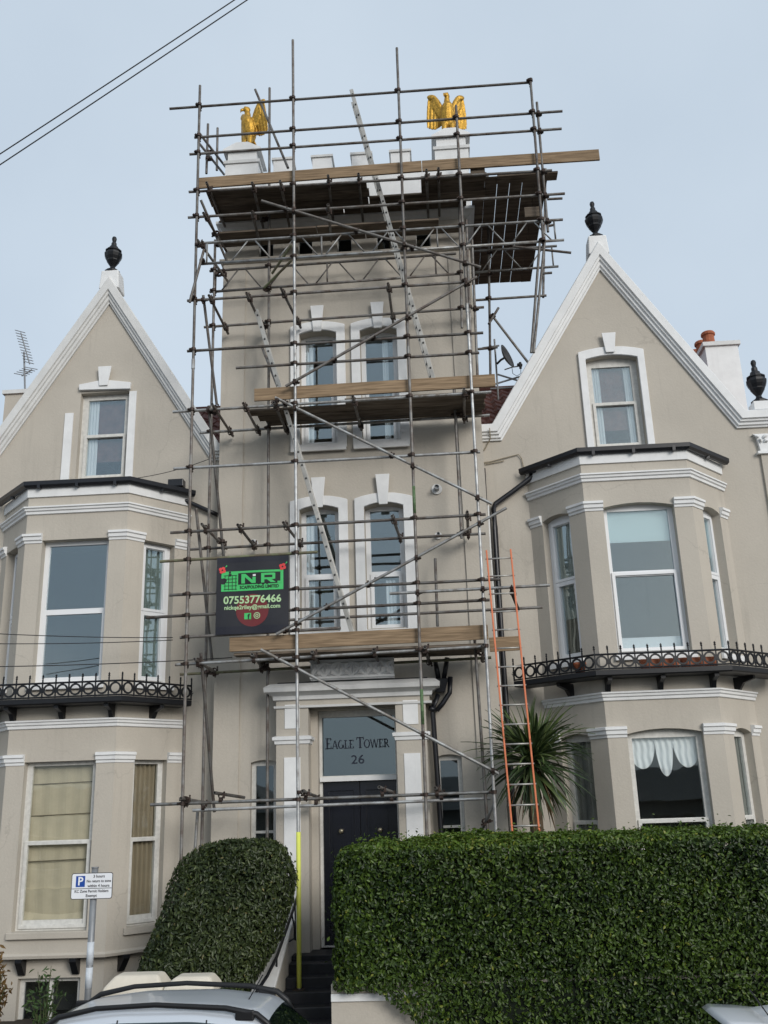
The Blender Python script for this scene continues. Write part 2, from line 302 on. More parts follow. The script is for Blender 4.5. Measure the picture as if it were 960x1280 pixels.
# ------------------------------------------------------------------ the tower
TY = 15.75; TX0, TX1, TYB = -3.74, .95, 19.4
tower = thing('tower', 'beige rendered tower with battlements and dark front door behind the scaffold', 'tower', (-1.4, TY, 0))
tm = lambda u, z, t: (u, TY - t, z)
wins2 = [(-1.955, 9.49, 11.68), (-.825, 9.49, 11.68)]; wins1 = [(-1.97, 6.09, 8.24), (-.83, 6.09, 8.24)]
lanc = [-2.94, -2.18, -1.42, -.66, .10]
sl0 = (P(313, 1000, TY).x, P(346, 1000, TY).x, 1.9, P(330, 953, TY).z); sl1 = (P(547, 1000, TY).x, P(580, 1000, TY).x, 1.9, P(563, 946, TY).z)
DX0, DX1, DZ1 = P(398, 1000, TY).x, P(497, 1000, TY).x, P(450, 886, TY).z
THR = 1.16
def lancet(c, z0, z1, zt, h=.14):
    return [(c - h, z0), (c + h, z0), (c + h, z1), (c + h * .8, z1 + (zt - z1) * .45), (c + h * .45, z1 + (zt - z1) * .8), (c, zt), (c - h * .45, z1 + (zt - z1) * .8), (c - h * .8, z1 + (zt - z1) * .45), (c - h, z1)]
holes = [arch(c - .34, c + .34, a, b, .07) for c, a, b in wins2 + wins1] + [lancet(c, 13.38, 13.72, 13.95) for c in lanc]
holes += [arch(*sl0, .04), arch(*sl1, .04), rect(DX0, DX1, THR, DZ1)]
w = MB(); w.poly(rect(TX0, TX1, -.4, 14.1), tm, 0, -.3, holes)
w.box(TX0, TX0 + .3, TY + .3, TYB, -.4, 14.1); w.box(TX1 - .3, TX1, TY + .3, TYB, -.4, 14.1); w.box(TX0 + .3, TX1 - .3, TYB - .3, TYB, -.4, 14.1)
w.box(TX0 + .3, TX1 - .3, TY + .3, TYB - .3, 13.1, 13.3); w.box(TX0 + .3, TX1 - .3, TY + .3, TYB - .3, 8.7, 8.85); w.box(TX0 + .3, TX1 - .3, TY + .3, TYB - .3, 5.2, 5.4)
w.build('wall', STUCCO, tower)
for a, b in ((TX0 - .02, -3.33), (.55, TX1 + .02)):
    s = MB(); s.box(a, b, TY - .03, TY - .001, -.4, 13.26); s.build('corner_strip', STUCCO, tower)
tpath = [(TX0, TYB), (TX0, TY), (TX1, TY), (TX1, TYB)]
for z, m_, pr in ((13.28, STUCCO, [(.0, 0), (.05, .015), (.09, .05), (.09, .08), (0, .1)]), (13.98, TRIMG, [(0, 0), (.06, .03), (.1, .08), (.16, .12), (.16, .18), (0, .2)])):
    s = MB(); s.sweep([(p[0], p[1]) for p in tpath], [(o, z + t) for o, t in pr], planmap); s.build('string_course', m_, tower)
# parapet with merlons
pp = MB(); pp.sweep(tpath, [(.1, 14.18), (.1, 15.24), (-.2, 15.24), (-.2, 14.18)], planmap); pp.build('parapet', TRIM, tower)
rf = MB(); rf.box(TX0 + .21, TX1 - .21, TY + .21, TYB, 14.3, 14.4); rf.build('flat_roof', SLATE, tower)
for c in (-2.60, -1.82, -1.04, -.27):
    m_ = MB(); m_.box(c - .19, c + .19, TY - .1, TY + .2, 15.241, 15.52); mo = m_.build('merlon', TRIM, tower)
    k = MB(); k.add([(c - .22, TY - .13, 15.521), (c + .22, TY - .13, 15.521), (c + .22, TY + .23, 15.521), (c - .22, TY + .23, 15.521), (c - .22, TY - .13, 15.57), (c + .22, TY - .13, 15.57), (c + .22, TY + .23, 15.57), (c - .22, TY + .23, 15.57), (c - .2, TY + .05, 15.63), (c + .2, TY + .05, 15.63)],
                    [(0, 1, 2, 3), (0, 1, 5, 4), (1, 2, 6, 5), (2, 3, 7, 6), (3, 0, 4, 7), (4, 5, 9, 8), (6, 7, 8, 9), (5, 6, 9), (7, 4, 8)]); k.build('cap', TRIMG, mo)
for side in (0, 1):
    for k in range(3):
        y = TY + .9 + k * .85; x = (TX0 - .1, TX1 - .2)[side]
        m_ = MB(); m_.box(x, x + .3, y, y + .4, 15.241, 15.56); m_.build('merlon', TRIM, tower)
PEDC = [(-3.42, TY + .22), (.74, TY + .22)]; PEDZ = 16.0
for x, y in PEDC:
    s = MB(); s.box(x - .33, x + .33, y - .33, y + .33, 15.242, 15.50); so = s.build('pedestal', TRIM, tower)
    k = MB(); k.box(x - .36, x + .36, y - .36, y + .36, 15.501, 15.57); k.build('pedestal_moulding', TRIMG, so)
    k = MB(); k.box(x - .29, x + .29, y - .29, y + .29, 15.571, 15.80); k.build('pedestal_die', TRIM, so)
    h = .38; k = MB()   # gabled cap
    k.poly([(-h, 15.801), (h, 15.801), (h, 15.84), (.12, 15.985), (-.12, 15.985), (-h, 15.84)], lambda u, z, t: (x + u, y + t, z), -.36, .36)
    k.build('pedestal_cap', TRIM, so)
# window dressings
for i, (c, a, b) in enumerate(wins2 + wins1):
    up = i < 2; loop = arch(c - .34, c + .34, a, b, .07)
    h = arch(c - .51, c + .51, a - .06, b + .16, .09); o = MB()
    inner = arch(c - .342, c + .342, a - .05, b + .002, .072)
    o.poly(arch(c - .51, c + .51, a - .10, b + .16, .09), tm, .055, .002, [arch(c - .345, c + .345, a - .02, b + .003, .073)])
    so = o.build('window_surround', TRIM, tower, bevel=.008)
    k = MB(); zt = b + (.56 if up else .58); k.poly([(c - .075, b + .02), (c + .075, b + .02), (c + .125, zt), (c - .125, zt)], tm, .095, .0565); k.build('keystone', TRIM, so, bevel=.008)
    k = MB(); k.box(c - .50, c + .50, TY - .10, TY - .056, a - .17, a - .101); k.build('sill', TRIM, so)
    mid = a + (b - a) * (.46 if not up else .5)
    panes = [(c - .255, c + .255, mid + .045, b - .015), (c - .215, c + .215, a + .09, mid - .055)]
    wo = window(tower, tm, loop, panes, .2, sash=[((c - .275, c + .275, a + .035, mid), .06)])
    if i in (0, 2):
        drape(tm, c - .33, c - .12, a + .05, b - .05, -.29, WCURT, wo, 3, .02)
    else: drape(tm, c + (.05 if i == 1 else -.02), c + .16, a + .05, mid - .1 if i == 3 else b, -.29, WCURT, wo, 3, .02)
for c in lanc:
    wo = window(tower, tm, lancet(c, 13.38, 13.72, 13.95), [(c - .125, c + .125, 13.395, 13.74)], .07, TRIMG, GLASSD, th=.04)
    hd = MB(); a_ = lancet(c, 13.70, 13.72, 14.0, .2)[1:]; b_ = lancet(c, 13.70, 13.72, 13.955, .145)[1:]
    hd.poly([a_[0]] + a_[1:] + [(c - .2, 13.70), (c - .145, 13.70)] + b_[1:][::-1] + [(c + .145, 13.70)], tm, .05, .002); hd.build('hood_mould', TRIMG, wo)
for (u0, u1, z0, z1) in (sl0, sl1):
    m_ = z0 + (z1 - z0) * .48
    wo = window(tower, tm, arch(u0, u1, z0, z1, .04), [(u0 + .07, u1 - .07, m_ + .02, z1 - .05), (u0 + .07, u1 - .07, z0 + .06, m_ - .02)], .1, OLDW, GLASSD)
    sl = MB(); sl.box(u0 - .05, u1 + .05, TY - .07, TY - .001, z0 - .09, z0 - .001); sl.build('sill', TRIMG, wo)
# porch: pilasters, entablature, door
PY = 15.42
porch = MB(); pz1 = P(440, 873, PY).z; pz2 = P(440, 848, PY).z; pa = P(338, 872, PY).x; pb = P(546, 866, PY).x
ptop = P(440, 880, PY).z
ex0, ex1 = P(345, 900, PY).x, P(538, 900, PY).x
porch.box(ex0, ex1, PY, TY - .001, ptop, pz1); po = porch.build('entablature', STUCCO, tower)
s = MB(); s.sweep([(ex0, TY), (ex0, PY), (ex1, PY), (ex1, TY)], [(.0, pz1 + .001), (.04, pz1 + .01), (.05, pz1 + .07), (.10, pz1 + .10), (.17, pz1 + .13), (.18, pz1 + .2), (.10, pz1 + .26), (0, pz1 + .28)], planmap); s.build('cornice', TRIMG, po)
porch_top = pz1 + .28
t_ = MB(); t_.box(ex0 + .02, ex1 - .02, PY + .02, TY - .002, pz1 + .001, porch_top + .02); t_.build('porch_roof', SLATE, po)
s = MB(); s.sweep([(ex0, TY), (ex0, PY), (ex1, PY), (ex1, TY)], [(0, ptop - .035), (.03, ptop - .03), (.035, ptop + .005), (0, ptop + .01)], planmap); s.build('lower_moulding', TRIMG, po)
for (a, b) in ((345, 386), (498, 537)):
    x0, x1 = P(a, 1000, PY).x, P(b, 1000, PY).x; pc = MB(); pc.box(x0, x1, PY + .002, TY + .2, .9, ptop - .036); p_ = pc.build('pilaster', STUCCO, tower)
    zc = P(365, 921, PY).z if a < 400 else P(515, 915, PY).z; zc = (P(365, 921, PY).z + P(515, 914, PY).z) / 2
    k = MB(); pathp = [(x0, TY), (x0, PY), (x1, PY), (x1, TY + .2)]
    k.sweep(pathp, [(0, zc - .13), (.02, zc - .12), (.03, zc - .07), (.055, zc - .06), (.06, zc - .01), (.03, zc), (0, zc + .005)], planmap); k.build('pilaster_cap', TRIM, p_)
    xm = (x0 + x1) / 2; k = MB(); k.box(xm - .13, xm + .13, PY - .012, PY + .001, 1.35, zc - .33); k.build('white_panel', TRIM, p_)
    k = MB(); k.box(xm - .12, xm + .12, PY - .012, PY + .001, zc + .12, zc + .50); k.build('white_panel', TRIM, p_)
    k = MB(); k.box(x0 - .04, x1 + .04, PY - .05, TY + .201, .80, 1.02); k.build('plinth', STUCCO, p_)
DY = 16.0
r = MB(); r.box(DX0 - .1, DX0, TY + .2, DY, THR, DZ1 + .1); r.box(DX1, DX1 + .1, TY + .2, DY, THR, DZ1 + .1); r.box(DX0, DX1, TY + .3, DY, DZ1, DZ1 + .1); r.build('door_recess', STUCCO, tower)
dm = lambda u, z, t: (u, DY - t, z)
fx0, fx1 = P(403.5, 960, DY).x, P(495, 960, DY).x; fz0, fz1 = P(450, 969, DY).z, P(450, 896, DY).z; tz = P(450, 976, DY).z
df = MB(); df.poly(rect(DX0 + .001, DX1 - .001, THR, DZ1 - .001), dm, .06, -.05, [rect(fx0, fx1, fz0, fz1), rect(fx0, fx1, THR + .02, tz)]); dfo = df.build('door_frame', OLDW, tower)
s = MB(); s.box(DX0 + .01, DX1 - .01, DY - .12, DY - .061, tz, fz0 - .02); s.build('transom_bar', TRIM, dfo)
gl = MB(); gl.box(fx0 - .01, fx1 + .01, DY - .01, DY, fz0 - .01, fz1 + .01); go = gl.build('fanlight', GLASSF, tower)
NAVY = mat('dark_letter_vinyl', (.012, .018, .035), .5)
fc = (fx0 + fx1) / 2 - .02; fh = fz1 - fz0
# small capitals with serifs, drawn as strokes
def serif_word(word, u, v, hgt, mapf, parent, m, t):
    big = hgt; sm = hgt * .78; x = 0; mb = MB()
    adv = {'E': .62, 'A': .74, 'G': .74, 'L': .60, 'T': .70, 'O': .78, 'W': 1.0, 'R': .70, ' ': .32}
    st = lambda h: h * .15
    def bar(p, q, wd):
        p = Vector(p); q = Vector(q); d = (q - p).normalized(); n = Vector((-d.y, d.x)) * wd / 2
        mb.poly([tuple(p + n), tuple(p - n), tuple(q - n), tuple(q + n)], mapf, t, t - .004)
    W_ = sum(adv[c] * (big if i in (0, 6) else sm) for i, c in enumerate(word)); x = u - W_ / 2
    for i, c in enumerate(word):
        h = big if i in (0, 6) else sm; a = adv[c] * h; k = st(h); b0 = v; x1 = x + a * .88; th_ = k * .5
        if c in 'ELR': bar((x + k, b0), (x + k, b0 + h), k); bar((x - k * .2, b0 + th_ / 2), (x + 2.2 * k, b0 + th_ / 2), th_); bar((x - k * .2, b0 + h - th_ / 2), (x + 2.2 * k, b0 + h - th_ / 2), th_)
        if c == 'E':
            for yy, f_ in ((th_ / 2, 1), (h - th_ / 2, .95), (h * .5, .7)): bar((x + k, b0 + yy), (x + a * .86 * f_, b0 + yy), th_ * 1.1)
            bar((x + a * .84, b0), (x + a * .84, b0 + h * .24), th_); bar((x + a * .80, b0 + h * .78), (x + a * .80, b0 + h), th_)
        if c == 'L': bar((x + k, b0 + th_ / 2), (x1, b0 + th_ / 2), th_ * 1.1); bar((x1, b0), (x1, b0 + h * .28), th_)
        if c == 'A': bar((x + .06 * a, b0), (x + a * .46, b0 + h), th_); bar((x + a * .46, b0 + h), (x + a * .84, b0), k); bar((x + .2 * a, b0 + h * .32), (x + a * .7, b0 + h * .32), th_); bar((x - .03 * a, b0 + th_ / 2), (x + .2 * a, b0 + th_ / 2), th_); bar((x + .68 * a, b0 + th_ / 2), (x + .98 * a, b0 + th_ / 2), th_)
        if c == 'T': bar((x + a * .46, b0), (x + a * .46, b0 + h), k * 1.1); bar((x, b0 + h - th_ / 2), (x + a * .94, b0 + h - th_ / 2), th_ * 1.2); bar((x + .02 * a, b0 + h * .76), (x + .02 * a, b0 + h), th_); bar((x + .92 * a, b0 + h * .76), (x + .92 * a, b0 + h), th_); bar((x + .28 * a, b0 + th_ / 2), (x + .66 * a, b0 + th_ / 2), th_)
        if c == 'W':
            q = [(x, h), (x + .26 * a, 0), (x + .46 * a, h), (x + .70 * a, 0), (x + .92 * a, h)]
            for j in range(4): bar((q[j][0], b0 + q[j][1]), (q[j + 1][0], b0 + q[j + 1][1]), (k, th_)[j % 2])
        if c in 'OG':
            cx, cy, rx, ry = x + a * .44, b0 + h / 2, a * .40, h * .48; n = 14
            rng = range(n) if c == 'O' else range(2, n - 1)
            for j in rng:
                a0, a1 = 2 * math.pi * j / n + .1, 2 * math.pi * (j + 1) / n + .1
                bar((cx + rx * math.cos(a0), cy + ry * math.sin(a0)), (cx + rx * math.cos(a1), cy + ry * math.sin(a1)), th_ + (k - th_) * abs(math.cos((a0 + a1) / 2)))
            if c == 'G': bar((cx + rx, b0 + h * .05), (cx + rx, b0 + h * .42), k); bar((cx + rx * .4, b0 + h * .42), (cx + rx * 1.25, b0 + h * .42), th_)
        if c == 'R':
            for (p, q) in (((x + k, h - th_ / 2), (x + a * .55, h - th_ / 2)), ((x + k, h * .5), (x + a * .55, h * .5)), ((x + a * .55, h - th_ / 2), (x + a * .7, h * .75)), ((x + a * .7, h * .75), (x + a * .55, h * .5)), ((x + a * .42, h * .5), (x + a * .9, 0))):
                bar((p[0], b0 + p[1]), (q[0], b0 + q[1]), k * .85)
        x += a
    return mb.build('lettering', m, parent)
serif_word('EAGLE TOWER', fc, fz0 + fh * .46, fh * .185, dm, go, NAVY, .022)
text('26', fh * .21, dm, fc, fz0 + fh * .26, .016, NAVY, go, bold=.002, sx=1.15)
for (z, nm) in ((.0, 'door'),):
    xm = (fx0 + fx1) / 2
    for a, b in ((fx0 + .003, xm - .004), (xm + .004, fx1 - .003)):
        d = MB(); pn = [rect(a + .1, b - .1, THR + .25, THR + 1.0), rect(a + .1, b - .1, THR + 1.25, tz - .15)]
        d.poly(rect(a, b, THR + .021, tz - .003), dm, -.0, -.05, pn); do = d.build('door', DOORM, tower, bevel=.006)
        for p in pn:
            q = MB(); q.poly(p, dm, -.02, -.045); q.build('panel', DOORM, do)
            q = MB(); q.poly([(p[0][0] + .05, p[0][1] + .05), (p[1][0] - .05, p[1][1] + .05), (p[2][0] - .05, p[2][1] - .05), (p[3][0] + .05, p[3][1] - .05)], dm, -.008, -.019); q.build('raised_field', DOORM, do, bevel=.006)
        kx = P(427 if a < xm - .2 else 475.5, 1038, DY).x; kz = P(450, 1038, DY).z
        kb_ = MB(); kb_.lathe([(.012, 0), (.014, .03), (.035, .045), (.04, .06), (.034, .08), (.015, .09)], (0, 0, 0), 12)
        kb_.v = [(kx + v[0], DY - v[2] - .002, kz + v[1]) for v in kb_.v]; kb_.build('door_knob', mat('aged_brass', (.42, .38, .28), .35, metal=.8), do, smooth=True)
# diamond-stud balcony front over the porch
bx0, bx1 = P(388, 835, 15.3).x, P(492, 830, 15.3).x; bz0, bz1 = P(440, 847, 15.3).z, P(440, 824, 15.3).z
b_ = MB(); b_.box(bx0, bx1, 15.32, 15.5, bz0 - .02, bz1); bo = b_.build('balcony_front', TRIM, tower)
k = MB(); k.box(bx0 - .01, bx1 + .01, 15.27, 15.319, bz0, bz0 + .03); k.box(bx0 - .01, bx1 + .01, 15.27, 15.319, bz1 - .035, bz1); k.build('rail', TRIM, bo)
nd = 6; dw = (bx1 - bx0) / nd; cz = (bz0 + bz1) / 2; hz = (bz1 - bz0) / 2 - .04
for i in range(nd):
    c = bx0 + dw * (i + .5)
    for sgn in (-1, 1):
        k = MB(); k.add([(c - dw * .42, 15.318, cz + sgn * hz), (c + dw * .42, 15.318, cz + sgn * hz), (c, 15.318, cz + sgn * hz * .12), (c, 15.26, cz + sgn * hz * .7)], [(0, 1, 2), (0, 1, 3), (1, 2, 3), (2, 0, 3)]); k.build('stud', TRIM, bo)
        k = MB(); e = c + sgn * dw * .48; k.add([(e, 15.318, cz + hz * .8), (e, 15.318, cz - hz * .8), (c + sgn * dw * .1, 15.318, cz), (c + sgn * dw * .36, 15.27, cz)], [(0, 1, 2), (0, 1, 3), (1, 2, 3), (2, 0, 3)]); k.build('stud', TRIM, bo)
# round vents and pipes on the tower front
for (px, py, r_) in ((546, 612, .075), (548, 670, .05), (318, 680, .06)):
    c = P(px, py, TY); v = MB(); v.tube(c + V3(0, .02, 0), c - V3(0, .03, 0), r_ * 1.25, 16); vo = v.build('vent', TRIMG, tower)
    v = MB(); v.tube(c - V3(0, .02, 0), c - V3(0, .16, 0), r_ * .6, 12, hollow=True); v.build('pipe', CAST, vo)
# hopper head and its black pipes beside the porch
hz_ = P(549, 845, 15.6); d = MB()
c = P(551, 858, 15.62); d.add([(c.x - .13, 15.52, c.z + .12), (c.x + .13, 15.52, c.z + .12), (c.x + .13, 15.72, c.z + .12), (c.x - .13, 15.72, c.z + .12), (c.x - .08, 15.55, c.z - .1), (c.x + .06, 15.55, c.z - .1), (c.x + .06, 15.7, c.z - .1), (c.x - .08, 15.7, c.z - .1)], [(0, 1, 2, 3), (4, 5, 6, 7), (0, 1, 5, 4), (1, 2, 6, 5), (2, 3, 7, 6), (3, 0, 4, 7)])
ho = d.build('hopper_head', BLACK, tower, bevel=.01)
for pts in ([(544, 826, 15.62), (548, 848, 15.62)], [(559, 822, 15.62), (555, 848, 15.62)], [(548, 868, 15.62), (542, 882, 15.62), (541, 890, 15.62), (546, 960, 15.62), (552, 1050, 15.62), (555, 1110, 15.62)], [(563, 846, 15.6), (562, 866, 15.6), (553, 880, 15.6), (546, 888, 15.6)], [(537, 885, 15.55), (545, 888, 15.62)]):
    d = MB(); d.path([P(*p) for p in pts], .042, 10); d.build('drainpipe', BLACK, ho, smooth=True)
# ------------------------------------------------------------------ the two gabled houses
HY = 16.05
def urn(parent, x, y, z, s=1.0):
    pr = [(.20, 0), (.20, .04), (.15, .07), (.08, .11), (.06, .15), (.09, .19), (.10, .20), (.165, .28), (.17, .30), (.21, .36), (.235, .42), (.235, .45), (.20, .46), (.19, .50), (.215, .505), (.21, .53), (.13, .56), (.11, .62), (.075, .64), (.07, .70), (.045, .74), (.055, .77), (.065, .81), (.05, .85), (.015, .87)]
    u = MB(); u.lathe([(r * s * .82, h * s * 1.06) for r, h in pr], (x, y, z), 10); return u.build('urn_finial', IRON, parent)
def house(cx, dz, xl, xr, label, right):
    h = thing('house', label, 'house', (cx, HY, 0), 'gabled houses flanking the tower')
    Z = lambda z: z + dz
    hm = lambda u, z, t: (u, HY - t, z)
    FX, WX, BY = .88, 1.70, 15.15                                   # bay half widths and front
    bay = [(cx - WX, HY), (cx - FX, BY), (cx + FX, BY), (cx + WX, HY)]
    aw = (cx - .47 + (.02 if right else .02), cx + .47 + .02, Z(9.27), Z(10.98)); arise = .07 if right else .0
    holes = [arch(*aw, arise), rect(cx - 1.45, cx + 1.45, Z(5.2), Z(8.1)), rect(cx - 1.45, cx + 1.45, Z(1.7), Z(4.5))]
    w = MB(); w.poly([(xl, -.4), (xr, -.4), (xr, Z(9.72)), (cx + 2.12, Z(9.72)), (cx, Z(13.16)), (cx - 2.12, Z(9.72)), (xl, Z(9.72))], hm, 0, -.3, holes)
    w.box(xl, xl + .2, HY + .3, 21, -.4, Z(9.6)); w.box(xr - .2, xr, HY + .3, 21, -.4, Z(9.6)); w.box(xl + .2, xr - .2, 20.8, 21, -.4, Z(9.6))
    w.box(xl + .2, xr - .2, HY + .3, 20.8, Z(4.75), Z(4.95)); w.box(xl + .2, xr - .2, HY + .3, 20.8, Z(8.6), Z(8.8)); w.box(xl + .2, xr - .2, HY + .3, 20.8, Z(1.0), Z(1.2)); w.box(xl + .2, xr - .2, 18.6, 18.7, Z(1.2), Z(9.2))
    w.build('wall', STUCCO, h)
    # coping: kneelers and rakes in one moulding
    cop = [(xl if right else max(xl, cx - 9), Z(9.70)), (cx - 2.22, Z(9.70)), (cx, Z(13.28)), (cx + 2.22, Z(9.70)), (xr, Z(9.70))]
    if right: cop[0] = (TX1 + .003, Z(9.70))
    else: cop[4] = (TX0 - .003, Z(9.70))
    s = MB(); s.sweep(cop, [(-.06, -.34), (-.065, .14), (-.05, .16), (.085, .16), (.095, .125), (.13, .12), (.14, .085), (.185, .08), (.20, .045), (.225, .04), (.225, .001), (.05, .001), (.05, -.34)], hm); s.build('gable_coping', TRIMG if not right else TRIM, h)
    # apex block and urn
    s = MB(); zb = Z(13.30); s.add([(cx - .20, HY - .13, zb - .15), (cx + .20, HY - .13, zb - .15), (cx + .20, HY + .25, zb - .15), (cx - .20, HY + .25, zb - .15), (cx - .17, HY - .12, zb + .25), (cx + .17, HY - .12, zb + .25), (cx + .17, HY + .2, zb + .25), (cx - .17, HY + .2, zb + .25)],
                    [(0, 1, 2, 3), (4, 5, 6, 7), (0, 1, 5, 4), (1, 2, 6, 5), (2, 3, 7, 6), (3, 0, 4, 7)]); s.build('apex_block', TRIM, h, bevel=.02)
    urn(h, cx, HY + .02, zb + .251, .92)
    # cross roof behind the gable and the main roof
    r = MB(); r.add([(cx - 2.1, HY + .25, Z(9.66)), (cx, HY + .25, Z(13.08)), (cx + 2.1, HY + .25, Z(9.66)), (cx - 2.1, 20.9, Z(9.66)), (cx, 20.9, Z(13.08)), (cx + 2.1, 20.9, Z(9.66))], [(0, 1, 4, 3), (1, 2, 5, 4), (0, 2, 1), (3, 4, 5)]); r.build('gable_roof', TILE, h)
    # rows built one by one, each its own piece of the roof
    def tile_row(xa, xb, k):
        rows, tw = 9, .21; n = max(6, int((xb - xa) / tw * 6)); mb = MB(); vs = []
        for e in (0, 1, 2):
            f = (k + (0, 0, 1.12)[e]) / rows; y = HY + .32 + 2.6 * f + (.004, 0, 0)[e]; z = Z(9.74) + 2.05 * f + (0, .045, 0)[e]
            for i in range(n + 1):
                ph = 2 * math.pi * i / 6; vs.append((xa + (xb - xa) * i / n, y, z + .028 * math.sin(ph) + .010 * math.sin(2 * ph)))
        mb.add(vs, [(e * (n + 1) + i, e * (n + 1) + i + 1, (e + 1) * (n + 1) + i + 1, (e + 1) * (n + 1) + i) for e in (0, 1) for i in range(n)]); return mb
    xa, xb = (xl, cx - .8) if right else (cx + .8, xr)
    base = MB(); zz = Z(9.6)
    for (a, b, zr) in (((xl, cx, Z(11.71)), (cx, xr, Z(10.5))) if right else ((xl, cx, Z(10.5)), (cx, xr, Z(11.71)))): base.add([(a, HY + .32, Z(9.68)), (b, HY + .32, Z(9.68)), (b, HY + 2.92, zr), (a, HY + 2.92, zr), (a, HY + 4.9, Z(9.68)), (b, HY + 4.9, Z(9.68))], [(0, 1, 2, 3), (3, 2, 5, 4), (0, 3, 4), (1, 5, 2)])
    ro = base.build('main_roof', TILE, h)
    for k in range(9): tile_row(xa, xb, k).build('tile_course', TILE, ro)
    rd = MB(); rd.path([(xa, HY + 2.95, Z(11.82)), (xb, HY + 2.95, Z(11.82))], .09, 8); rd.build('ridge', TILE, ro, smooth=True)
    # attic window
    u0, u1, z0, z1 = aw; zm = (z0 + z1) / 2 + .02
    wo = window(h, hm, arch(*aw, arise), [(u0 + .115, u1 - .115, zm + .03, z1 - .10), (u0 + .13, u1 - .13, z0 + .09, zm - .035)], .13, OLDW, GLASS, sash=[((u0 + .07, u1 - .07, z0 + .03, zm + .015), .055)])
    for (a, b) in (((u0 + .08, u0 + .26), (u1 - .24, u1 - .08)) if right else ((u0 + .08, u0 + .3),)): drape(hm, a, b, z0 + .05, z1, -.215, WCURT, wo, 4, .02)
    if right:
        s = MB(); s.poly(arch(u0 - .13, u1 + .13, z0 - .10, z1 + .15, .09), hm, .055, .002, [arch(u0 - .004, u1 + .004, z0 - .02, z1 + .003, arise)]); so = s.build('window_surround', TRIM, h, bevel=.008)
    else:
        s = MB(); s.poly([(u0 - .02, z1 + .05), (u1 + .02, z1 + .02), (u1 + .03, z1 + .15), (cx + .1, z1 + .22), (cx - .1, z1 + .22), (u0 - .03, z1 + .16)], hm, .07, .002); so = s.build('window_surround', TRIM, h, bevel=.008)
        s = MB(); s.box(u1 + .003, u1 + .14, HY - .03, HY - .002, z0 - .1, z1 - .02); s.build('jamb_strip', TRIM, so)
        s = MB(); s.box(u0 - .27, u0 - .11, HY - .03, HY - .002, z0 - .1, z1 - .40); s.build('jamb_strip', TRIM, so)
    k = MB(); k.poly([(cx - .075, z1 + .10), (cx + .085, z1 + .10), (cx + .14, z1 + .50), (cx - .12, z1 + .50)], hm, .10, .0715); k.build('keystone', TRIM, so, bevel=.008)
    # bay faces
    zb0, zt = Z(1.32), Z(8.74); arr = .07 if right else .0
    faces = []
    bw = MB()
    for i in range(3):
        mp, L = frame(bay[i], bay[i + 1])
        a, b = (.30, L - .30) if i == 1 else (.27, L - .34) if i == 0 else (.34, L - .27)
        up = (a, b, Z(5.40), Z(7.84)); lo = (a, b, Z(1.68), Z(4.17)); rs = arr * (1 if i == 1 else .9)
        bw.poly(rect(0, L, zb0, zt), mp, 0, -.22, [arch(*up, rs), arch(*lo, rs)]); faces.append((mp, L, up, lo, rs))
    bo = bw.build('bay', STUCCO, h)
    # basement storey under the bay
    bb = [(cx - WX + .12, HY), (cx - FX + .05, BY + .14), (cx + FX - .05, BY + .14), (cx + WX - .12, HY)]
    s = MB()
    for i in range(3):
        mp, L = frame(bb[i], bb[i + 1]); hl = [rect(.35, L - .35, -.2, .92)] if i == 1 else []
        s.poly(rect(0, L, -.45, zb0 - .001), mp, 0, -.2, hl)
        if i == 1: window(h, mp, rect(.35, L - .35, -.2, .92), [(.42, L / 2 - .03, -.1, .86), (L / 2 + .03, L - .42, -.1, .86)], .1, OLDW, GLASSD, name='basement_window')
    s.build('basement_wall', STUCCO, bo)
    if not right:
        for i in range(3):
            for u in (.25, .75):
                A = Vector(bb[i]); B = Vector(bb[i + 1]); c = A.lerp(B, u); d = (B - A).normalized(); n = Vector((d.y, -d.x)); s = MB()
                tri = [(0, 0), (.20, 0), (.20, -.05), (.04, -.24), (0, -.24)]
                s.add([(c.x + n.x * o + d.x * e, c.y + n.y * o + d.y * e, zb0 - .012 + z) for e in (-.05, .05) for o, z in tri], [tuple(range(5)), tuple(range(9, 4, -1))] + [(j, (j + 1) % 5, 5 + (j + 1) % 5, 5 + j) for j in range(5)]); s.build('bracket', IRON, bo)
    s = MB(); s.sweep(bay, [(.0, zb0 - .01), (.04, zb0 - .01), (.05, zb0 + .03), (.02, zb0 + .06), (0, zb0 + .06)], planmap); s.build('base_moulding', STUCCO, bo)
    # string courses, fascia, gutter, lead roof
    pr = [(.002, 0), (.03, .01), (.035, .05), (.06, .065), (.065, .10), (.09, .11), (.09, .135), (.002, .15)]
    for z in (Z(8.30), Z(4.68)):
        s = MB(); s.sweep(bay, [(o, z + t) for o, t in pr], planmap); s.build('string_course', TRIM, bo)
    s = MB(); s.sweep(bay, [(.002, Z(8.62)), (.03, Z(8.62)), (.035, Z(8.80)), (.002, Z(8.80))], planmap); s.build('fascia', TRIM, bo)
    ga = [(bay[0][0] - .05, HY - .02), bay[1], bay[2], (bay[3][0] + .05, HY - .02)]
    s = MB(); s.sweep(ga, [(.036, Z(8.78)), (.09, Z(8.775)), (.13, Z(8.81)), (.135, Z(8.88)), (.12, Z(8.88)), (.115, Z(8.82)), (.05, Z(8.80)), (.045, Z(8.88)), (.036, Z(8.88))], planmap); gut = s.build('gutter', BLACK, bo)
    for i in range(3):
        mp, L = frame(bay[i], bay[i + 1])
        for u in ((.5,) if i != 1 else (.12, .5, .88)):
            k = MB(); p = Vector(mp(u * L, Z(8.80), .085)); q = MB(); q.box(p.x - .025, p.x + .025, p.y - .05, p.y + .03, Z(8.755), Z(8.84)); q.build('gutter_bracket', BLACK, gut)
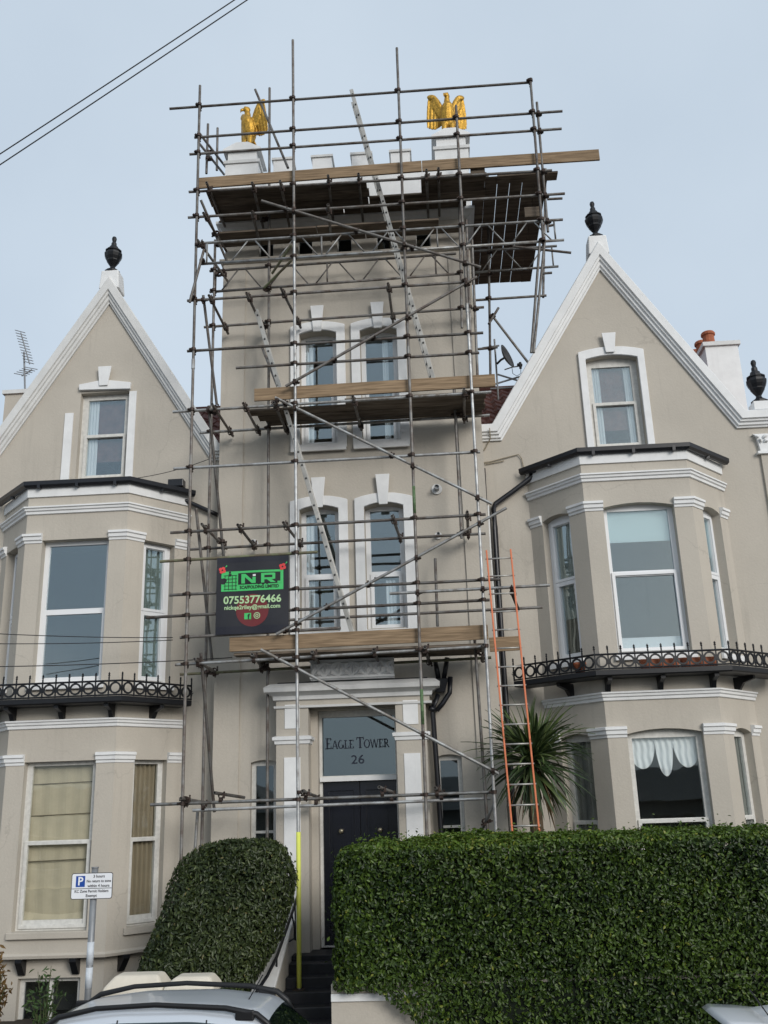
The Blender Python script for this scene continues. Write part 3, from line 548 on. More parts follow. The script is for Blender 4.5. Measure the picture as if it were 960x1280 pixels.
    s = MB(); top = [(p[0], p[1]) for p in bay]; s.add([(p[0], p[1], zt + .06) for p in top] + [(cx - 1.2, HY - .003, zt + .30), (cx + 1.2, HY - .003, zt + .30)], [(0, 1, 4), (1, 2, 5, 4), (2, 3, 5)]); s.build('bay_roof', SLATE, bo)
    # capitals wrapped round the piers
    for zt_, key in ((Z(7.96), 2), (Z(4.29), 3)):
        for c in range(4):
            pts = []
            if c > 0: mp, L, up, lo, rs = faces[c - 1]; pts.append(mp(up[1] - .0, 0, 0)[:2])
            if c == 0: pts.append((bay[0][0] + .001, HY))
            else: pts.append(bay[c])
            if c < 3: mp, L, up, lo, rs = faces[c]; pts.append(mp(up[0] + .0, 0, 0)[:2])
            if c == 0: pts = [(bay[0][0], bay[0][1])] + [pts[-1]]
            if c == 3: pts = [pts[0], (bay[3][0], bay[3][1])]
            s = MB(); s.sweep(pts, [(.002, zt_ - .17), (.015, zt_ - .165), (.02, zt_ - .13), (.045, zt_ - .115), (.05, zt_ - .06), (.075, zt_ - .05), (.075, zt_ - .01), (.04, zt_), (.002, zt_ + .004)], planmap); s.build('pier_capital', TRIM, bo)
    # bay windows
    for i, (mp, L, up, lo, rs) in enumerate(faces):
        for lev, (a, b, z0, z1) in enumerate((up, lo)):
            ctr = i == 1
            if lev == 0:
                zm = z0 + (z1 - z0) * (.55 if right else .50)
                pn = [(a + .08, b - .08, zm + .04, z1 - (.03 if right else .07)), (a + .10, b - .10, z0 + .12, zm - .05)] if ctr else [(a + .13, b - .13, zm + .06, z1 - .10), (a + .15, b - .15, z0 + .12, zm - .06)]
                sh = [((a + .05, b - .05, z0 + .06, zm + .02), .055)] if (right and ctr) else [] if ctr else [((a + .07, b - .07, z0 + .06, zm + .01), .07), ((a + .07, b - .07, zm + .015, z1 - .04), .05)]
                wo = window(h, mp, arch(a, b, z0, z1, rs), pn, .155, UPVC, GLASS, sash=sh)
                if right and ctr:
                    q = MB(); q.poly(rect(a + .05, b - .05, z1 - .55, z1 + .05), mp, -.228, -.233); q.build('roller_blind', BLIND, wo)
                    q = MB(); q.poly(rect(a + .05, b - .05, z0 + .05, z0 + .30), mp, -.26, -.265); q.build('net_strip', WCURT, wo)
                elif right and i == 0:
                    q = MB(); q.poly(rect(a + .05, b - .05, zm - .62, z1), mp, -.228, -.233); q.build('roller_blind', mat('sage_blind', (.40, .42, .37), .9, var=.03), wo)
                elif right: q = MB(); q.poly(rect(a + .05, b - .05, zm + .35, z1), mp, -.228, -.233); q.build('roller_blind', BLIND, wo); drape(mp, a + .05, b - .05, z0, zm + .36, -.255, GCURT, wo, 4, .02)
                elif not ctr: drape(mp, a + .05, b - .05, z0, z1, -.25, mat('sage_net_curtain', (.35, .40, .36), .9, var=.05), wo, 5, .025)
            else:
                zm = z0 + (z1 - z0) * (.485 if right else .51)
                zt_ = z1 - (.0 if right else .06)
                pn = [(a + .09, b - .09, zm + .03, z1 - .06), (a + .10, b - .10, z0 + .15, zm - .03)]
                wo = window(h, mp, arch(a, b, z0, z1, rs), pn, .13, OLDW, GLASSC if right else glass_low, sash=[((a + .05, b - .05, z0 + .03, zm + .02), .055)])
                if right and ctr:
                    def edge(f, z1=z1):
                        for lo_, hi_, dp in ((-.02, .375, .40), (.375, .635, .52), (.635, 1.02, .40)):
                            if lo_ <= f <= hi_: q_ = (f - lo_) / (hi_ - lo_) * 2 - 1; return z1 - .12 - dp * max(0, 1 - q_ * q_) ** .5
                        return z1 - .12
                    drape(mp, a + .05, b - .05, 0, z1 - .02, -.215, WCURT, wo, 11, .012, 'swag_curtain', edge, 120, 12)
                elif right: drape(mp, a + .05, b - .05, z0, z1, -.215, GCURT, wo, 5, .03)
                elif ctr:
                    q = MB(); nn = 24; vs = []
                    bz = [z1 - .02, z1 - .34, z1 - .345, z1 - .82, z1 - .825, z1 - 1.5, z1 - 1.9, z1 - 1.905, z1 - 2.22, z1 - 2.34]; bt = [0, -.03, .02, -.025, .02, -.01, -.03, .02, -.05, .02]
                    for z, t in zip(bz, bt): vs += [mp(a + .04 + (b - a - .08) * j / nn, z - (.06 * math.sin(j / nn * math.pi) if z < z1 - 2.1 else .006 * math.sin(j * .7)), -.235 + t + .008 * math.sin(j * 1.1)) for j in range(nn + 1)]
                    q.add(vs, [(k * (nn + 1) + j, k * (nn + 1) + j + 1, (k + 1) * (nn + 1) + j + 1, (k + 1) * (nn + 1) + j) for k in range(len(bz) - 1) for j in range(nn)]); rb_ = q.build('roman_blind', CURT, wo)
                    for zf in (z1 - .34, z1 - .82, z1 - 1.5): q = MB(); q.tube(mp(a + .05, zf, -.205), mp(b - .05, zf + .02, -.205), .009, 6); q.build('fold_shade_line', mat('fold_shade', (.2, .18, .14), .9), rb_)  # dark strips paint the shaded crease lines of the folds
                else: drape(mp, a + .05, b - .05, z0 + .12, z1, -.215, mat('taupe_curtain', (.36, .31, .24), .9, var=.08), wo, 6, .03)
            s = MB(); s.poly(rect(a - .06, b + .06, z0 - .10, z0 - .002), mp, .06, .002); s.build('sill', TRIM if lev == 0 else STUCCO, wo, bevel=.01)
    # iron balcony
    we = .25 if right else -.10; bal = [(cx - WX - we, HY - .02), bay[1], bay[2], (cx + WX + we, HY - .02)]
    zd = Z(5.02); s = MB(); s.sweep(bal, [(.01, zd), (.40, zd), (.42, zd + .02), (.42, zd + .09), (.38, zd + .10), (.01, zd + .10)], planmap); bal_o = s.build('balcony', IRON, h)
    outer = []
    ds = [(Vector(bal[i + 1]) - Vector(bal[i])).normalized() for i in range(3)]
    for i in range(4):
        n1 = Vector((ds[max(i - 1, 0)].y, -ds[max(i - 1, 0)].x)); n2 = Vector((ds[min(i, 2)].y, -ds[min(i, 2)].x)); outer.append(Vector(bal[i]) + (n1 + n2) / (1 + n1.dot(n2)) * .40)
    for zr, rr in ((zd + .115, .014), (zd + .335, .017)):
        s = MB(); s.path([(p.x, p.y, zr) for p in outer], rr, 6); s.build('rail', IRON, bal_o)
    for i in range(3):
        A, B = outer[i], outer[i + 1]; L = (B - A).length; n = round(L / .215); d = (B - A) / n; ang = math.atan2(d.y, d.x)
        for k in range(n):
            c = A + d * (k + .5); place('ring', RING, Matrix.Translation((c.x, c.y, zd + .225)) @ Matrix.Rotation(ang, 4, 'Z'), bal_o)
        for k in range(n + (1 if i == 2 else 0)):
            c = A + d * k; place('spike', SPIKE, Matrix.Translation((c.x, c.y, zd + .1)) @ Matrix.Rotation(ang, 4, 'Z'), bal_o)
    for i in range(3):
        for u in ((.04, .5, .96) if i == 1 else (.5,)):
            A = Vector(bay[i]); B = Vector(bay[i + 1]); c = A.lerp(B, u); d = (B - A).normalized(); n = Vector((d.y, -d.x)); s = MB()
            tri = [(.003, -.001), (.34, -.001), (.34, -.05), (.16, -.10), (.06, -.24), (.003, -.27)]
            s.add([(c.x + n.x * o + d.x * e, c.y + n.y * o + d.y * e, zd + z) for e in (-.035, .035) for o, z in tri], [tuple(range(6)), tuple(range(11, 5, -1))] + [(j, (j + 1) % 6, 6 + (j + 1) % 6, 6 + j) for j in range(6)]); s.build('bracket', IRON, bal_o)
    return h, gut
glass_low = glass_mat('old_sash_glass', (.93, .93, .90), .03)
rg = MB(); n = 14
for k in range(n):
    a0, a1 = 2 * math.pi * k / n, 2 * math.pi * (k + 1) / n; q = [(R * math.cos(a), y, R * math.sin(a)) for a in (a0, a1) for R in (.068, .096) for y in (-.010, .010)]
    rg.add(q, [(0, 2, 6, 4), (1, 5, 7, 3), (0, 4, 5, 1), (2, 3, 7, 6)])
RING = mesh_of(rg, 'ring', IRON)
sp = MB(); sp.box(-.010, .010, -.009, .009, 0, .30); sp.lathe([(.004, .30), (.020, .315), (.012, .33), (.018, .35), (.002, .375)], (0, 0, 0), 6)
for k in range(6):
    a = math.pi * k / 3; sp.box(.03 * math.cos(a) - .008, .03 * math.cos(a) + .008, -.007, .007, .115 + .03 * math.sin(a) - .008, .115 + .03 * math.sin(a) + .008)
SPIKE = mesh_of(sp, 'spike', IRON)
hl, gl_ = house(-6.07, -.10, -13.0, TX0 - .02, 'gabled beige house with a cream roman blind in its ground floor bay', False)
hr, gr_ = house(3.43, 0.0, TX1 + .02, 12.0, 'gabled beige house with a white swag curtain in its ground floor bay', True)
# pilaster, ornate capital, block and urn at the far end of the right house
s = MB(); s.box(5.86, 6.5, HY - .05, HY - .001, -.4, 8.95); pil = s.build('end_pilaster', STUCCO, hr)
s = MB(); s.box(5.80, 6.56, HY - .10, HY - .002, 8.951, 9.0); s.build('capital_base', TRIM, pil)
cap = MB(); cap.poly([(5.86, 9.001), (6.5, 9.001), (6.54, 9.30), (6.6, 9.33), (5.76, 9.33), (5.82, 9.30)], lambda u, z, t: (u, HY - t, z), .07, .002)
cap.build('capital', TRIM, pil)
rnd = random.Random(3)
for k in range(22):
    c = (5.84 + rnd.random() * .68, HY - .08, 9.05 + rnd.random() * .24); l_ = MB(); a = rnd.random() * 6.28
    pts = [(c[0] + .07 * f * math.cos(a + f), c[1] - .012, c[2] + .07 * f * math.sin(a + f)) for f in (0, .4, .8, 1.1)]; l_.path(pts, [.022, .026, .018, .005], 6); l_.build('leaf_scroll', TRIM, pil, smooth=True)
s = MB(); s.box(5.86, 6.2, HY - .1, HY + .2, 9.79, 9.95); s.build('urn_block', TRIM, hr); urn(hr, 6.02, HY + .05, 9.951, .95)
# downpipes
def pipe(parent, pts, r, m, name='downpipe'):
    d = MB(); d.path([P(*p) for p in pts], r, 10); return d.build(name, m, parent, smooth=True)
p_ = pipe(hr, [(668, 588, 15.94), (663, 597, 15.94), (660, 600, 15.94), (640, 615, 15.94), (619, 630, 15.94), (617, 636, 15.94), (619, 660, 15.94), (626, 780, 15.94), (641, 1000, 15.94), (645, 1060, 15.94)], .045, BLACK)
for (a, b) in ((658, 592),): 
    c = P(668, 588, 15.9); s = MB(); s.box(c.x - .1, c.x + .07, c.y - .07, c.y + .07, c.z - .06, c.z + .08); s.build('gutter_outlet', BLACK, p_, bevel=.015)
pipe(hr, [(603, 586, 15.96), (606, 640, 15.96), (617, 800, 15.96), (634, 1040, 15.96), (636, 1070, 15.96)], .055, BLACK, 'soil_pipe')
pipe(hr, [(610, 632, 15.85), (613, 690, 15.85), (628, 900, 15.85), (640, 1060, 15.85)], .018, TRIMG, 'overflow_pipe')
pipe(hl, [(217, 606, 15.9), (218, 617, 15.95), (221, 621, 15.98), (255, 636, 15.98), (275, 645, 15.98)], .04, BLACK)
s = MB(); c = P(222, 606, 15.85); s.box(c.x - .16, c.x + .12, c.y - .08, c.y + .1, c.z - .05, c.z + .09); s.build('gutter_outlet', BLACK, hl, bevel=.012)
for pts in ([(598, 573, 16.02), (605, 578, 16.02), (613, 577, 16.02), (632, 572, 16.02), (648, 568, 16.02), (652, 573, 16.02), (657, 595, 16.02)], [(600, 576, 16.02), (608, 580, 16.02), (630, 576, 16.02)], [(612, 535, 15.84), (613, 548, 15.98), (606, 562, 16.02), (601, 564, 16.02)]):
    pipe(hr, pts, .009, CABLE, 'cable')
# ------------------------------------------------------------------ the scaffold
FY, IY = 14.5, 15.40
scaf = thing('scaffold', 'tube and board scaffold standing against the tower front', 'scaffold', (-1.4, FY, 0))
R_ = .0245; TUBES = []
def tub(name, p, q, m=STEEL, kind='x', r=R_, parent=None):
    p = Vector(p); q = Vector(q); mb = MB(); c = (p + q) / 2
    mb.tube(p, q, r, 10, hollow=True); o = mb.build(name, m, parent or scaf); TUBES.append((kind, p, q)); o.data.shade_smooth()
    o.data.set_sharp_from_angle(angle=math.radians(50)); return o
def T(name, a, Ya, b, Yb=None, m=STEEL, kind=None): return tub(name, P(*a, Ya), P(*b, Ya if Yb is None else Yb), m, kind or name)
def vext(p, q, z):                       # extend a standard down to height z
    d = (q - p); return p + d * ((z - p.z) / d.z)
def stand(a, b, Y, z=None, m=STEEL, Yb=None):
    p = P(*a, Y); q = P(*b, Y if Yb is None else Yb)
    if z is not None: q = vext(p, q, z)
    return tub('standard', p, q, m, 'standard')
# front standards; each is two lengths butted with a sleeve
def splitstand(a, mid, b, Y, z, m1, m2):
    p = P(*a, Y); q = P(*b, Y); q = vext(p, q, z); f = (P(*mid, Y).z - p.z) / (q.z - p.z); k = p.lerp(q, f); d = (q - p).normalized()
    tub('standard', p, k - d * .003, m1, 'standard'); tub('standard', k + d * .003, q, m2, 'standard')
    s = MB(); s.tube(k - d * .09, k + d * .09, .031, 10); s.build('sleeve', GALV, scaf)
splitstand((250, 107), (244, 455), (226, 1090), FY, .36, STEEL, STEEL)
splitstand((366, 50), (368, 296), (374, 1230), FY, .822, STEEL, BRIGHT)
splitstand((496, 60), (508, 440), (534, 1050), FY, .61, STEEL, STEEL)
splitstand((570, 132), (583, 385), (619, 1020), FY, .61, STEEL, BRIGHT)
y_ = MB(); p0 = P(373, 1040, FY); p1 = P(374, 1230, FY); y_.tube(p0, vext(p0, p1, .835), .034, 12); y_.build('yellow_sleeve', YELLOW, scaf, smooth=True)
bp = MB(); bp.box(p1.x - .08, p1.x + .08, FY - .08, FY + .08, .812, .82); bp.build('base_plate', CLAMP, scaf)
green = [(608, 642), (862, 906)]
s3a, s3b = P(496, 60, FY), P(534, 1050, FY)
for a, b in green:
    p, q = (s3a.lerp(s3b, (P(515, k_, FY).z - s3a.z) / (s3b.z - s3a.z)) for k_ in (a, b)); g = MB(); g.tube(p, q, .0255, 10); g.build('green_tape', mat('green_tape', (.13, .22, .10), .6, var=.3, scale=20), scaf, smooth=True)
# inner standards
stand((269, 300), (252, 1060), IY, .36, STEEL); stand((337, 110), (334, 1055), IY, .36, STEEL)
stand((567, 478), (577, 673), IY - .1); stand((544, 698), (547, 783), IY); stand((593, 794), (607, 1000), 14.9, .61)
stand((573, 195), (577.5, 410), IY); stand((583, 275), (590, 470), IY); stand((590, 300), (597, 470), IY + .1)
stand((663, 100), (679, 300), FY); stand((671, 128), (685, 290), 14.6); stand((609.5, 217), (613, 468), 16.4, m=STEEL); stand((682, 211), (679, 372), 16.6)
stand((681, 300), (667, 441), 15.2); stand((675, 300), (664, 441), 15.5); stand((260, 155), (258, 217), 15.5); stand((272, 160), (271, 213), 16.2)
stand((247, 1015), (243, 1075), IY, .36, GALV)
# ledgers on the front (fixed behind the standards)
LF = FY + .052; LB = IY + .052
for a, b, Y, m in (((212, 136), (663, 103), LF, STEEL), ((243, 172), (703, 139), LF, STEEL), ((237, 193), (702, 161), LF, STEEL), ((236, 240), (690, 213), LF, STEEL), ((235, 272), (706, 242), LF, STEEL),
    ((234, 376), (589, 352), LF, STEEL), ((255, 409), (605, 384), LB, STEEL), ((234, 439), (604, 416), LF, STEEL), ((295, 460), (599, 441), LF, STEEL), ((216, 515), (614, 490), LF, GALV),
    ((250, 541), (612, 519), LB, GALV), ((217, 586), (600, 565), LF, BRIGHT), ((213, 666), (607, 643), LF, STEEL), ((234, 687), (607, 667), LB, STEEL), ((200, 702), (397, 690), LF, MOSS),
    ((212, 744), (625, 724), LF, STEEL), ((183, 772), (612, 750), LF, STEEL), ((225, 797), (426, 785), LF, STEEL), ((361, 775), (678, 759), LB - .4, STEEL), ((487, 742), (687, 731.5), FY - .052, GALV),
    ((219, 831), (607, 808), LF, GALV), ((225, 843), (614, 822), LB, MOSS), ((188, 1006), (617, 990), LF, GALV), ((241, 1013), (613, 998), LB - .3, BRIGHT),
    ((590, 375.6), (683, 369.4), 16.45, STEEL), ((676, 342), (690, 341), 16.4, STEEL), ((684, 249), (703, 248), 15.6, STEEL), ((683, 283), (693, 281), 15.8, STEEL), ((592, 437), (622, 434), 16.4, STEEL)):
    T('ledger', a, Y, b, m=m)
# lattice beams
def lattice(ta, tb, ba, bb, Y, m, period, first, verts, parent=scaf):
    t0, t1, b0, b1 = P(*ta, Y), P(*tb, Y), P(*ba, Y), P(*bb, Y)
    root = tub('lattice_beam', t0, t1, m, 'ledger'); s = MB(); s.tube(b0, b1, R_, 10, hollow=True); s.build('chord', m, root, smooth=True); TUBES.append(('ledger', b0, b1))
    x = first; up = False
    def on(u, w, xx): return u.lerp(w, (xx - u.x) / (w.x - u.x))
    X = lambda px: P(px, ta[1], Y).x
    px = first; k = 0
    while px + period / 2 < tb[0] - 4:
        a, b = px + 4, px + period / 2 - 4
        p, q = (on(b0, b1, X(a)), on(t0, t1, X(b))) if k % 2 == 0 else (on(t0, t1, X(a)), on(b0, b1, X(b)))
        s = MB(); s.tube(p, q, .014, 8); s.build('web', m, root, smooth=True); px += period / 2; k += 1
    for v in verts:
        s = MB(); s.tube(on(t0, t1, X(v)), on(b0, b1, X(v)), .016, 8); s.build('web', m, root, smooth=True)
lattice((253, 304), (703.5, 274.5), (252, 330), (705, 300), FY + .06, GALV, 58.5, 285, (259, 402, 547, 695))
lattice((262, 339), (570, 317), (262, 365), (575, 342), LB, STEEL, 58.5, 273, (270, 409, 545))
lattice((589, 314), (696, 307.5), (587, 341), (698, 333), 16.3, GALV, 58.5, 596, (690,))
T('brace', (641, 308), 15.9, (714, 316), m=STEEL)
# transoms: front end sticks out, back end reaches the wall
TF, TB = FY - .14, IY + .24
for a, b in (((258, 228), (281, 290)), ((315, 228), (329, 293)), ((350, 226), (362, 292)), ((410, 219), (417, 292)), ((448, 217), (454, 289)), ((533, 212), (536, 284)), ((548, 210), (550, 282)),
             ((315, 265), (326, 298)), ((410, 256), (414, 290)), ((247, 300), (285, 362)), ((254, 266), (283, 312)),
             ((261, 369), (285, 425)), ((308, 366), (332, 432)), ((351, 360), (376, 420)), ((485, 354), (492, 415)), ((265, 505), (291, 553)), ((304, 504), (325, 550)), ((342, 503), (360, 549)), ((441, 496), (452, 546)), ((580, 486), (581, 537)),
             ((252, 655), (283, 695)), ((297, 656), (320, 693)), ((354, 653), (378, 690)), ((490, 645), (502, 686)), ((584, 640), (586, 681)),
             ((243, 824), (272, 850)), ((315, 818), (329, 840)), ((390, 815), (401, 838)), ((467, 812), (474, 835)), ((531, 809), (537, 838)), ((604, 806), (604, 834)),
             ((226, 998), (259, 1014)), ((268, 991), (305, 1007)), ((378, 989), (398, 1009)), ((474, 984), (492, 1001)), ((544, 985), (553, 998))):
    Tb = TB if a[1] < 900 else IY - .1
    p = P(*a, TF); q = P(*b, Tb); q.z = p.z + (q.z - p.z) * .35; tub('transom', p, q, STEEL, 'transom')
# braces
BF = FY - .055
for a, b, Ya, Yb, m in (((327, 251), (601, 334), BF, BF, STEEL), ((357, 483), (596, 346), BF, BF, STEEL), ((344, 497), (615, 630), BF, BF, GALV), ((345, 793), (633, 635), BF, BF, GALV), ((326, 812), (623, 967), BF, BF, GALV), ((618, 1005), (597, 1048), 14.6, 15.2, GALV),
    ((254, 369), (271, 506), FY + .1, IY - .06, STEEL), ((261, 507), (280, 700), FY + .1, IY - .06, STEEL), ((245, 635), (265, 825), FY + .1, IY - .06, STEEL), ((251, 816), (268, 1015), FY + .1, IY - .06, STEEL),
    ((251, 250), (285, 330), FY + .12, IY, STEEL), ((255, 312), (237, 378), FY - .06, FY - .1, STEEL), ((364, 307), (340, 342), 14.9, 15.3, MOSS), ((364, 326), (330, 360), 14.9, 15.3, MOSS), ((319, 112), (360, 210), 15.0, 14.7, STEEL), ((614, 393), (660, 453), 16.5, 16.5, STEEL),
    ((623, 385), (611, 405), 16.4, 16.2, STEEL), ((248, 165), (287, 215), 14.7, 16.4, STEEL), ((248, 178), (280, 218), 14.7, 16.4, STEEL), ((328, 435), (347, 483), 15.2, 14.9, STEEL)):
    T('brace', a, Ya, b, Yb, m=m)
tub('transom', P(640, 742, 14.35), P(648, 762, 14.7), CLAMP, 'x')
# toe boards
def board(name, p, q, w, t, m, up=None):
    """plank between p and q (centre line), width w along up, thickness t"""
    d = (q - p); L = d.length; d.normalize(); up = (up or Vector((0, 0, 1))); n = d.cross(up).normalized(); u = n.cross(d).normalized()
    mb = MB(); mb.obox((p + q) / 2, d, u, n, L / 2, w / 2, t / 2); return mb.build(name, m, scaf, bevel=.004)
TBY = FY + .055
def toe(a0, a1, b0, b1, Y=TBY):
    p = (P(*a0, Y) + P(*a1, Y)) / 2; q = (P(*b0, Y) + P(*b1, Y)) / 2; return board('toe_board', p, q, .225, .038, WOOD)
Yt = FY + .10
toe((248, 222), (248, 237), (527, 200), (527, 216), Yt); toe((527.6, 200), (527.6, 216), (749, 187), (749, 200.5), Yt)
toe((318, 486), (318, 502), (619, 467), (619, 484), Yt); toe((287, 796), (287, 816), (610, 781), (610, 799), Yt)
toe((612, 797), (612, 815), (649, 795), (649, 813), 15.0)
# decks, plank by plank
def deck(z, rows, y0=FY + .13, wd=.225, gap=.012):
    for k, spans in enumerate(rows):
        y = y0 + wd / 2 + k * (wd + gap)
        for a, b in spans: board('scaffold_board', V3(a, y, z + random.uniform(-.004, .004)), V3(b, y, z + random.uniform(-.004, .004)), wd, .038, DECK, V3(0, 1, 0))
Z1 = P(440, 224.5, Yt).z - .02; xg = lambda px, py: P(px, py, FY + .2).x
deck(Z1, [[(-3.86, xg(458, 225)), (xg(526, 222), 1.3)], [(-3.86, xg(460, 225)), (xg(526, 222), 1.25)], [(-3.84, -.9), (-.88, 1.3)], [(-3.8, -1.4), (-1.38, .95)], [(-3.84, -.6), (-.58, .9)]])
Zb = P(440, 258, LF).z + .045
deck(Zb, [[(-3.75, -1.9), (-1.88, .4)], [(-3.8, -1.0), (-.98, .9)]], FY + .66)
for k in range(6):      # side platform runs front to back past the tower
    x = 1.06 + .113 + k * .2265 + .006 * (k > 1) + .006 * (k > 2) + .006 * (k > 3); board('scaffold_board', V3(x, FY + .3 + .03 * (k % 3), Z1 + .042 + random.uniform(-.004, .004)), V3(x, 18.5 + .06 * random.random(), Z1 + .042), .222, .038, DECK, V3(1, 0, 0))
board('scaffold_board', V3(1.5, FY + .35, Z1 + .002), V3(2.60, FY + .35, Z1 + .002), .225, .038, DECK, V3(0, 1, 0))
Z2 = P(440, 496.5, Yt).z - .02
deck(Z2, [[(P(430, 505, FY).x, 1.02)], [(-3.1, 1.0)], [(-2.95, 1.02)], [(-2.85, .98)]])
Z3 = P(440, 810, Yt).z - .02
deck(Z3, [[(-3.2, .72)], [(-3.0, .7)], [(-2.9, .72)], [(-2.95, .68)]])
for (px, py) in ((597, 212), (665, 265)):
    c = P(px, py, FY + .15); b_ = MB(); b_.box(c.x - .13, c.x + .13, FY + .14, FY + .2, c.z - .1, c.z + .1); b_.build('batten', DECK, scaf)
# couplers at every crossing
cm = MB()
for ax in (0, 1):
    n = 8
    for k in range(n):
        a0, a1 = 2 * math.pi * k / n, 2 * math.pi * (k + 1) / n; off = -.026 if ax == 0 else .026
        q = []
        for a in (a0, a1):
            for R in (.0255, .036):
                for w_ in (-.022, .022):
                    c, s_ = R * math.cos(a), R * math.sin(a); q.append((c, off + s_, w_) if ax == 0 else (w_, off + s_, c))
        cm.add(q, [(0, 2, 6, 4), (1, 5, 7, 3), (0, 4, 5, 1), (2, 3, 7, 6)])
cm.box(.03, .05, -.05, .0, -.012, .012); cm.tube((.04, -.07, 0), (.04, .01, 0), .008, 6); cm.tube((.055, -.045, 0), (.055, -.015, 0), .013, 6)
cm.box(-.012, .012, .0, .05, .03, .05); cm.tube((0, -.01, .04), (0, .08, .04), .008, 6); cm.tube((0, .06, .04), (0, .075, .04), .014, 6)
CPL = mesh_of(cm, 'coupler', CLAMP); ncp = 0; done = []
def closest(p1, q1, p2, q2):
    u = q1 - p1; v = q2 - p2; w0 = p1 - p2; a, b, c, d, e = u.dot(u), u.dot(v), v.dot(v), u.dot(w0), v.dot(w0); D = a * c - b * b
    if D < 1e-9: return None
    s = (b * e - c * d) / D; t = (a * e - b * d) / D
    if not (-.01 < s < 1.01 and -.01 < t < 1.01): return None
    return p1 + u * s, p2 + v * t
for i, (k1, p1, q1) in enumerate(TUBES):
    for (k2, p2, q2) in TUBES[i + 1:]:
        if {k1, k2} <= {'ledger'} or k1 == k2: continue
        r = closest(p1, q1, p2, q2)
        if not r or (r[0] - r[1]).length > .16: continue
        c = (r[0] + r[1]) / 2
        if any((c - d).length < .05 for d in done) or ncp > 285: continue
        z = (q1 - p1).normalized(); x = (q2 - p2).normalized(); y = z.cross(x)
        if y.length < .3: continue
        y.normalize(); 
        if y.dot(r[1] - r[0]) < 0: y = -y
        x = y.cross(z).normalized()
        # keep the near tube snug in its own half of the clamp
        m4 = Matrix((x, y, z)).transposed().to_4x4() @ Matrix.Scale(1.18, 4); m4.translation = c
        place('coupler', CPL, m4, scaf); done.append(c); ncp += 1
# ------------------------------------------------------------------ ladders
def ladder(name, label, a, b, off, m, rung_m, sp=.25, r=.012, sw=(.018, .036), skip=0):
    """stile from a to b; the other stile is shifted by off"""
    root = thing(name, label, 'ladder', b if b.z < a.z else a); d = (b - a); L = d.length; d.normalize(); o = off.normalized(); n = d.cross(o).normalized()
    for k in (0, 1):
        s = MB(); c = (a + b) / 2 + off * k; s.obox(c, d, o, n, L / 2, sw[0] / 1.6, sw[1]); s.build('stile', m, root, bevel=.004)
    for k in range(int(L / sp)):
        p = a + d * (sp * (k + .5)); s = MB(); s.tube(p - o * .026, p + off + o * .026, r, 8); s.build('rung', rung_m, root, smooth=True)
    return root
ladder('ladder', 'aluminium ladder rising from the middle scaffold deck to the top deck', P(439, 112, 14.9), P(542, 474, 14.9), V3(0, .34, 0), ALU, mat('dark_rung_end', (.07, .07, .07), .6), .25, .017)
ladder('ladder', 'aluminium ladder rising from the lowest scaffold deck to the middle deck', P(320, 387, 14.9), P(441, 794, 14.9), V3(0, .34, 0), ALU, mat('dark_rung_end', (.07, .07, .07), .6), .25, .017)
pa, pb = P(608, 688, 14.2), P(646, 1100, 13.95); pc = P(638, 684, 14.2)
lad = ladder('ladder', 'orange ladder standing beside the spiky palm', pa, pb + (pb - pa) * .12, V3(pc.x - pa.x, 0, 0), ORANGE, ALU, .28, .013, (.02, .022))
# ------------------------------------------------------------------ banner
BNY = FY + .015
q0, q1, q2 = P(271.5, 698, BNY), P(361, 690.5, BNY), P(270.5, 794, BNY); BW = q1.x - q0.x; BH = q0.z - q2.z; bx, bz = q0.x, q0.z
ban = thing('banner', 'black vinyl banner with green print hanging on the scaffold', 'banner', (bx + BW / 2, BNY, bz - BH))
BNM = mat('black_vinyl', (.018, .019, .026), .55, var=.15, scale=5, spec=.4)
def bw_(u, v): return .006 * math.sin(u * 9 + v * 3) + .004 * math.sin(v * 11)
bmap = lambda u, v, t: (bx + u, BNY - t - bw_(u / BW, v / BH) * 1.0 - 0.008, bz - BH + v)
sh = MB(); nu, nv = 20, 20
vs = [bmap(BW * i / nu, BH * j / nv, t) for t in (0, -.004) for j in range(nv + 1) for i in range(nu + 1)]; o_ = (nu + 1) * (nv + 1)
fs = [(j * (nu + 1) + i, j * (nu + 1) + i + 1, (j + 1) * (nu + 1) + i + 1, (j + 1) * (nu + 1) + i) for j in range(nv) for i in range(nu)]
sh.add(vs, fs + [tuple(k + o_ for k in f) for f in fs]); sh.build('sheet', BNM, ban, smooth=True)
GRN = mat('green_print', (.06, .52, .14), .5, var=.05); RED = mat('dark_red_print', (.17, .022, .026), .5, var=.15); POP = mat('poppy_red_print', (.75, .06, .06), .5); PALE = mat('pale_green_print', (.45, .66, .36), .5, var=.05); WHT = mat('white_print', (.8, .8, .8), .5); BLK = mat('black_print', (.01, .012, .014), .5)
HEM = mat('banner_hem', (.013, .014, .024), .5)
def strip(u0, u1, v0, v1, t, m, name, n=14, slant=0):
    mb = MB(); vs = [bmap(BW * (u0 + (u1 - u0) * i / n), BH * v, t) for v in (1 - v1, 1 - v0) for i in range(n + 1)]; mb.add(vs, [(i, i + 1, n + 2 + i, n + 1 + i) for i in range(n)]); return mb.build(name, m, ban)
def disc(u, v, r, t, m, name, n=20, r0=0.0, asp=1.0):
    mb = MB(); vs = [bmap(BW * u + BW * R * math.cos(2 * math.pi * k / n), BH * (1 - v) + BW * R * asp * math.sin(2 * math.pi * k / n), t) for R in (r0, r) for k in range(n)]
    mb.add(vs, [(k, (k + 1) % n, n + (k + 1) % n, n + k) for k in range(n)]); return mb.build(name, m, ban)
strip(0, 1, 0, .065, .002, HEM, 'hem'); strip(0, 1, .90, .995, .002, HEM, 'hem')
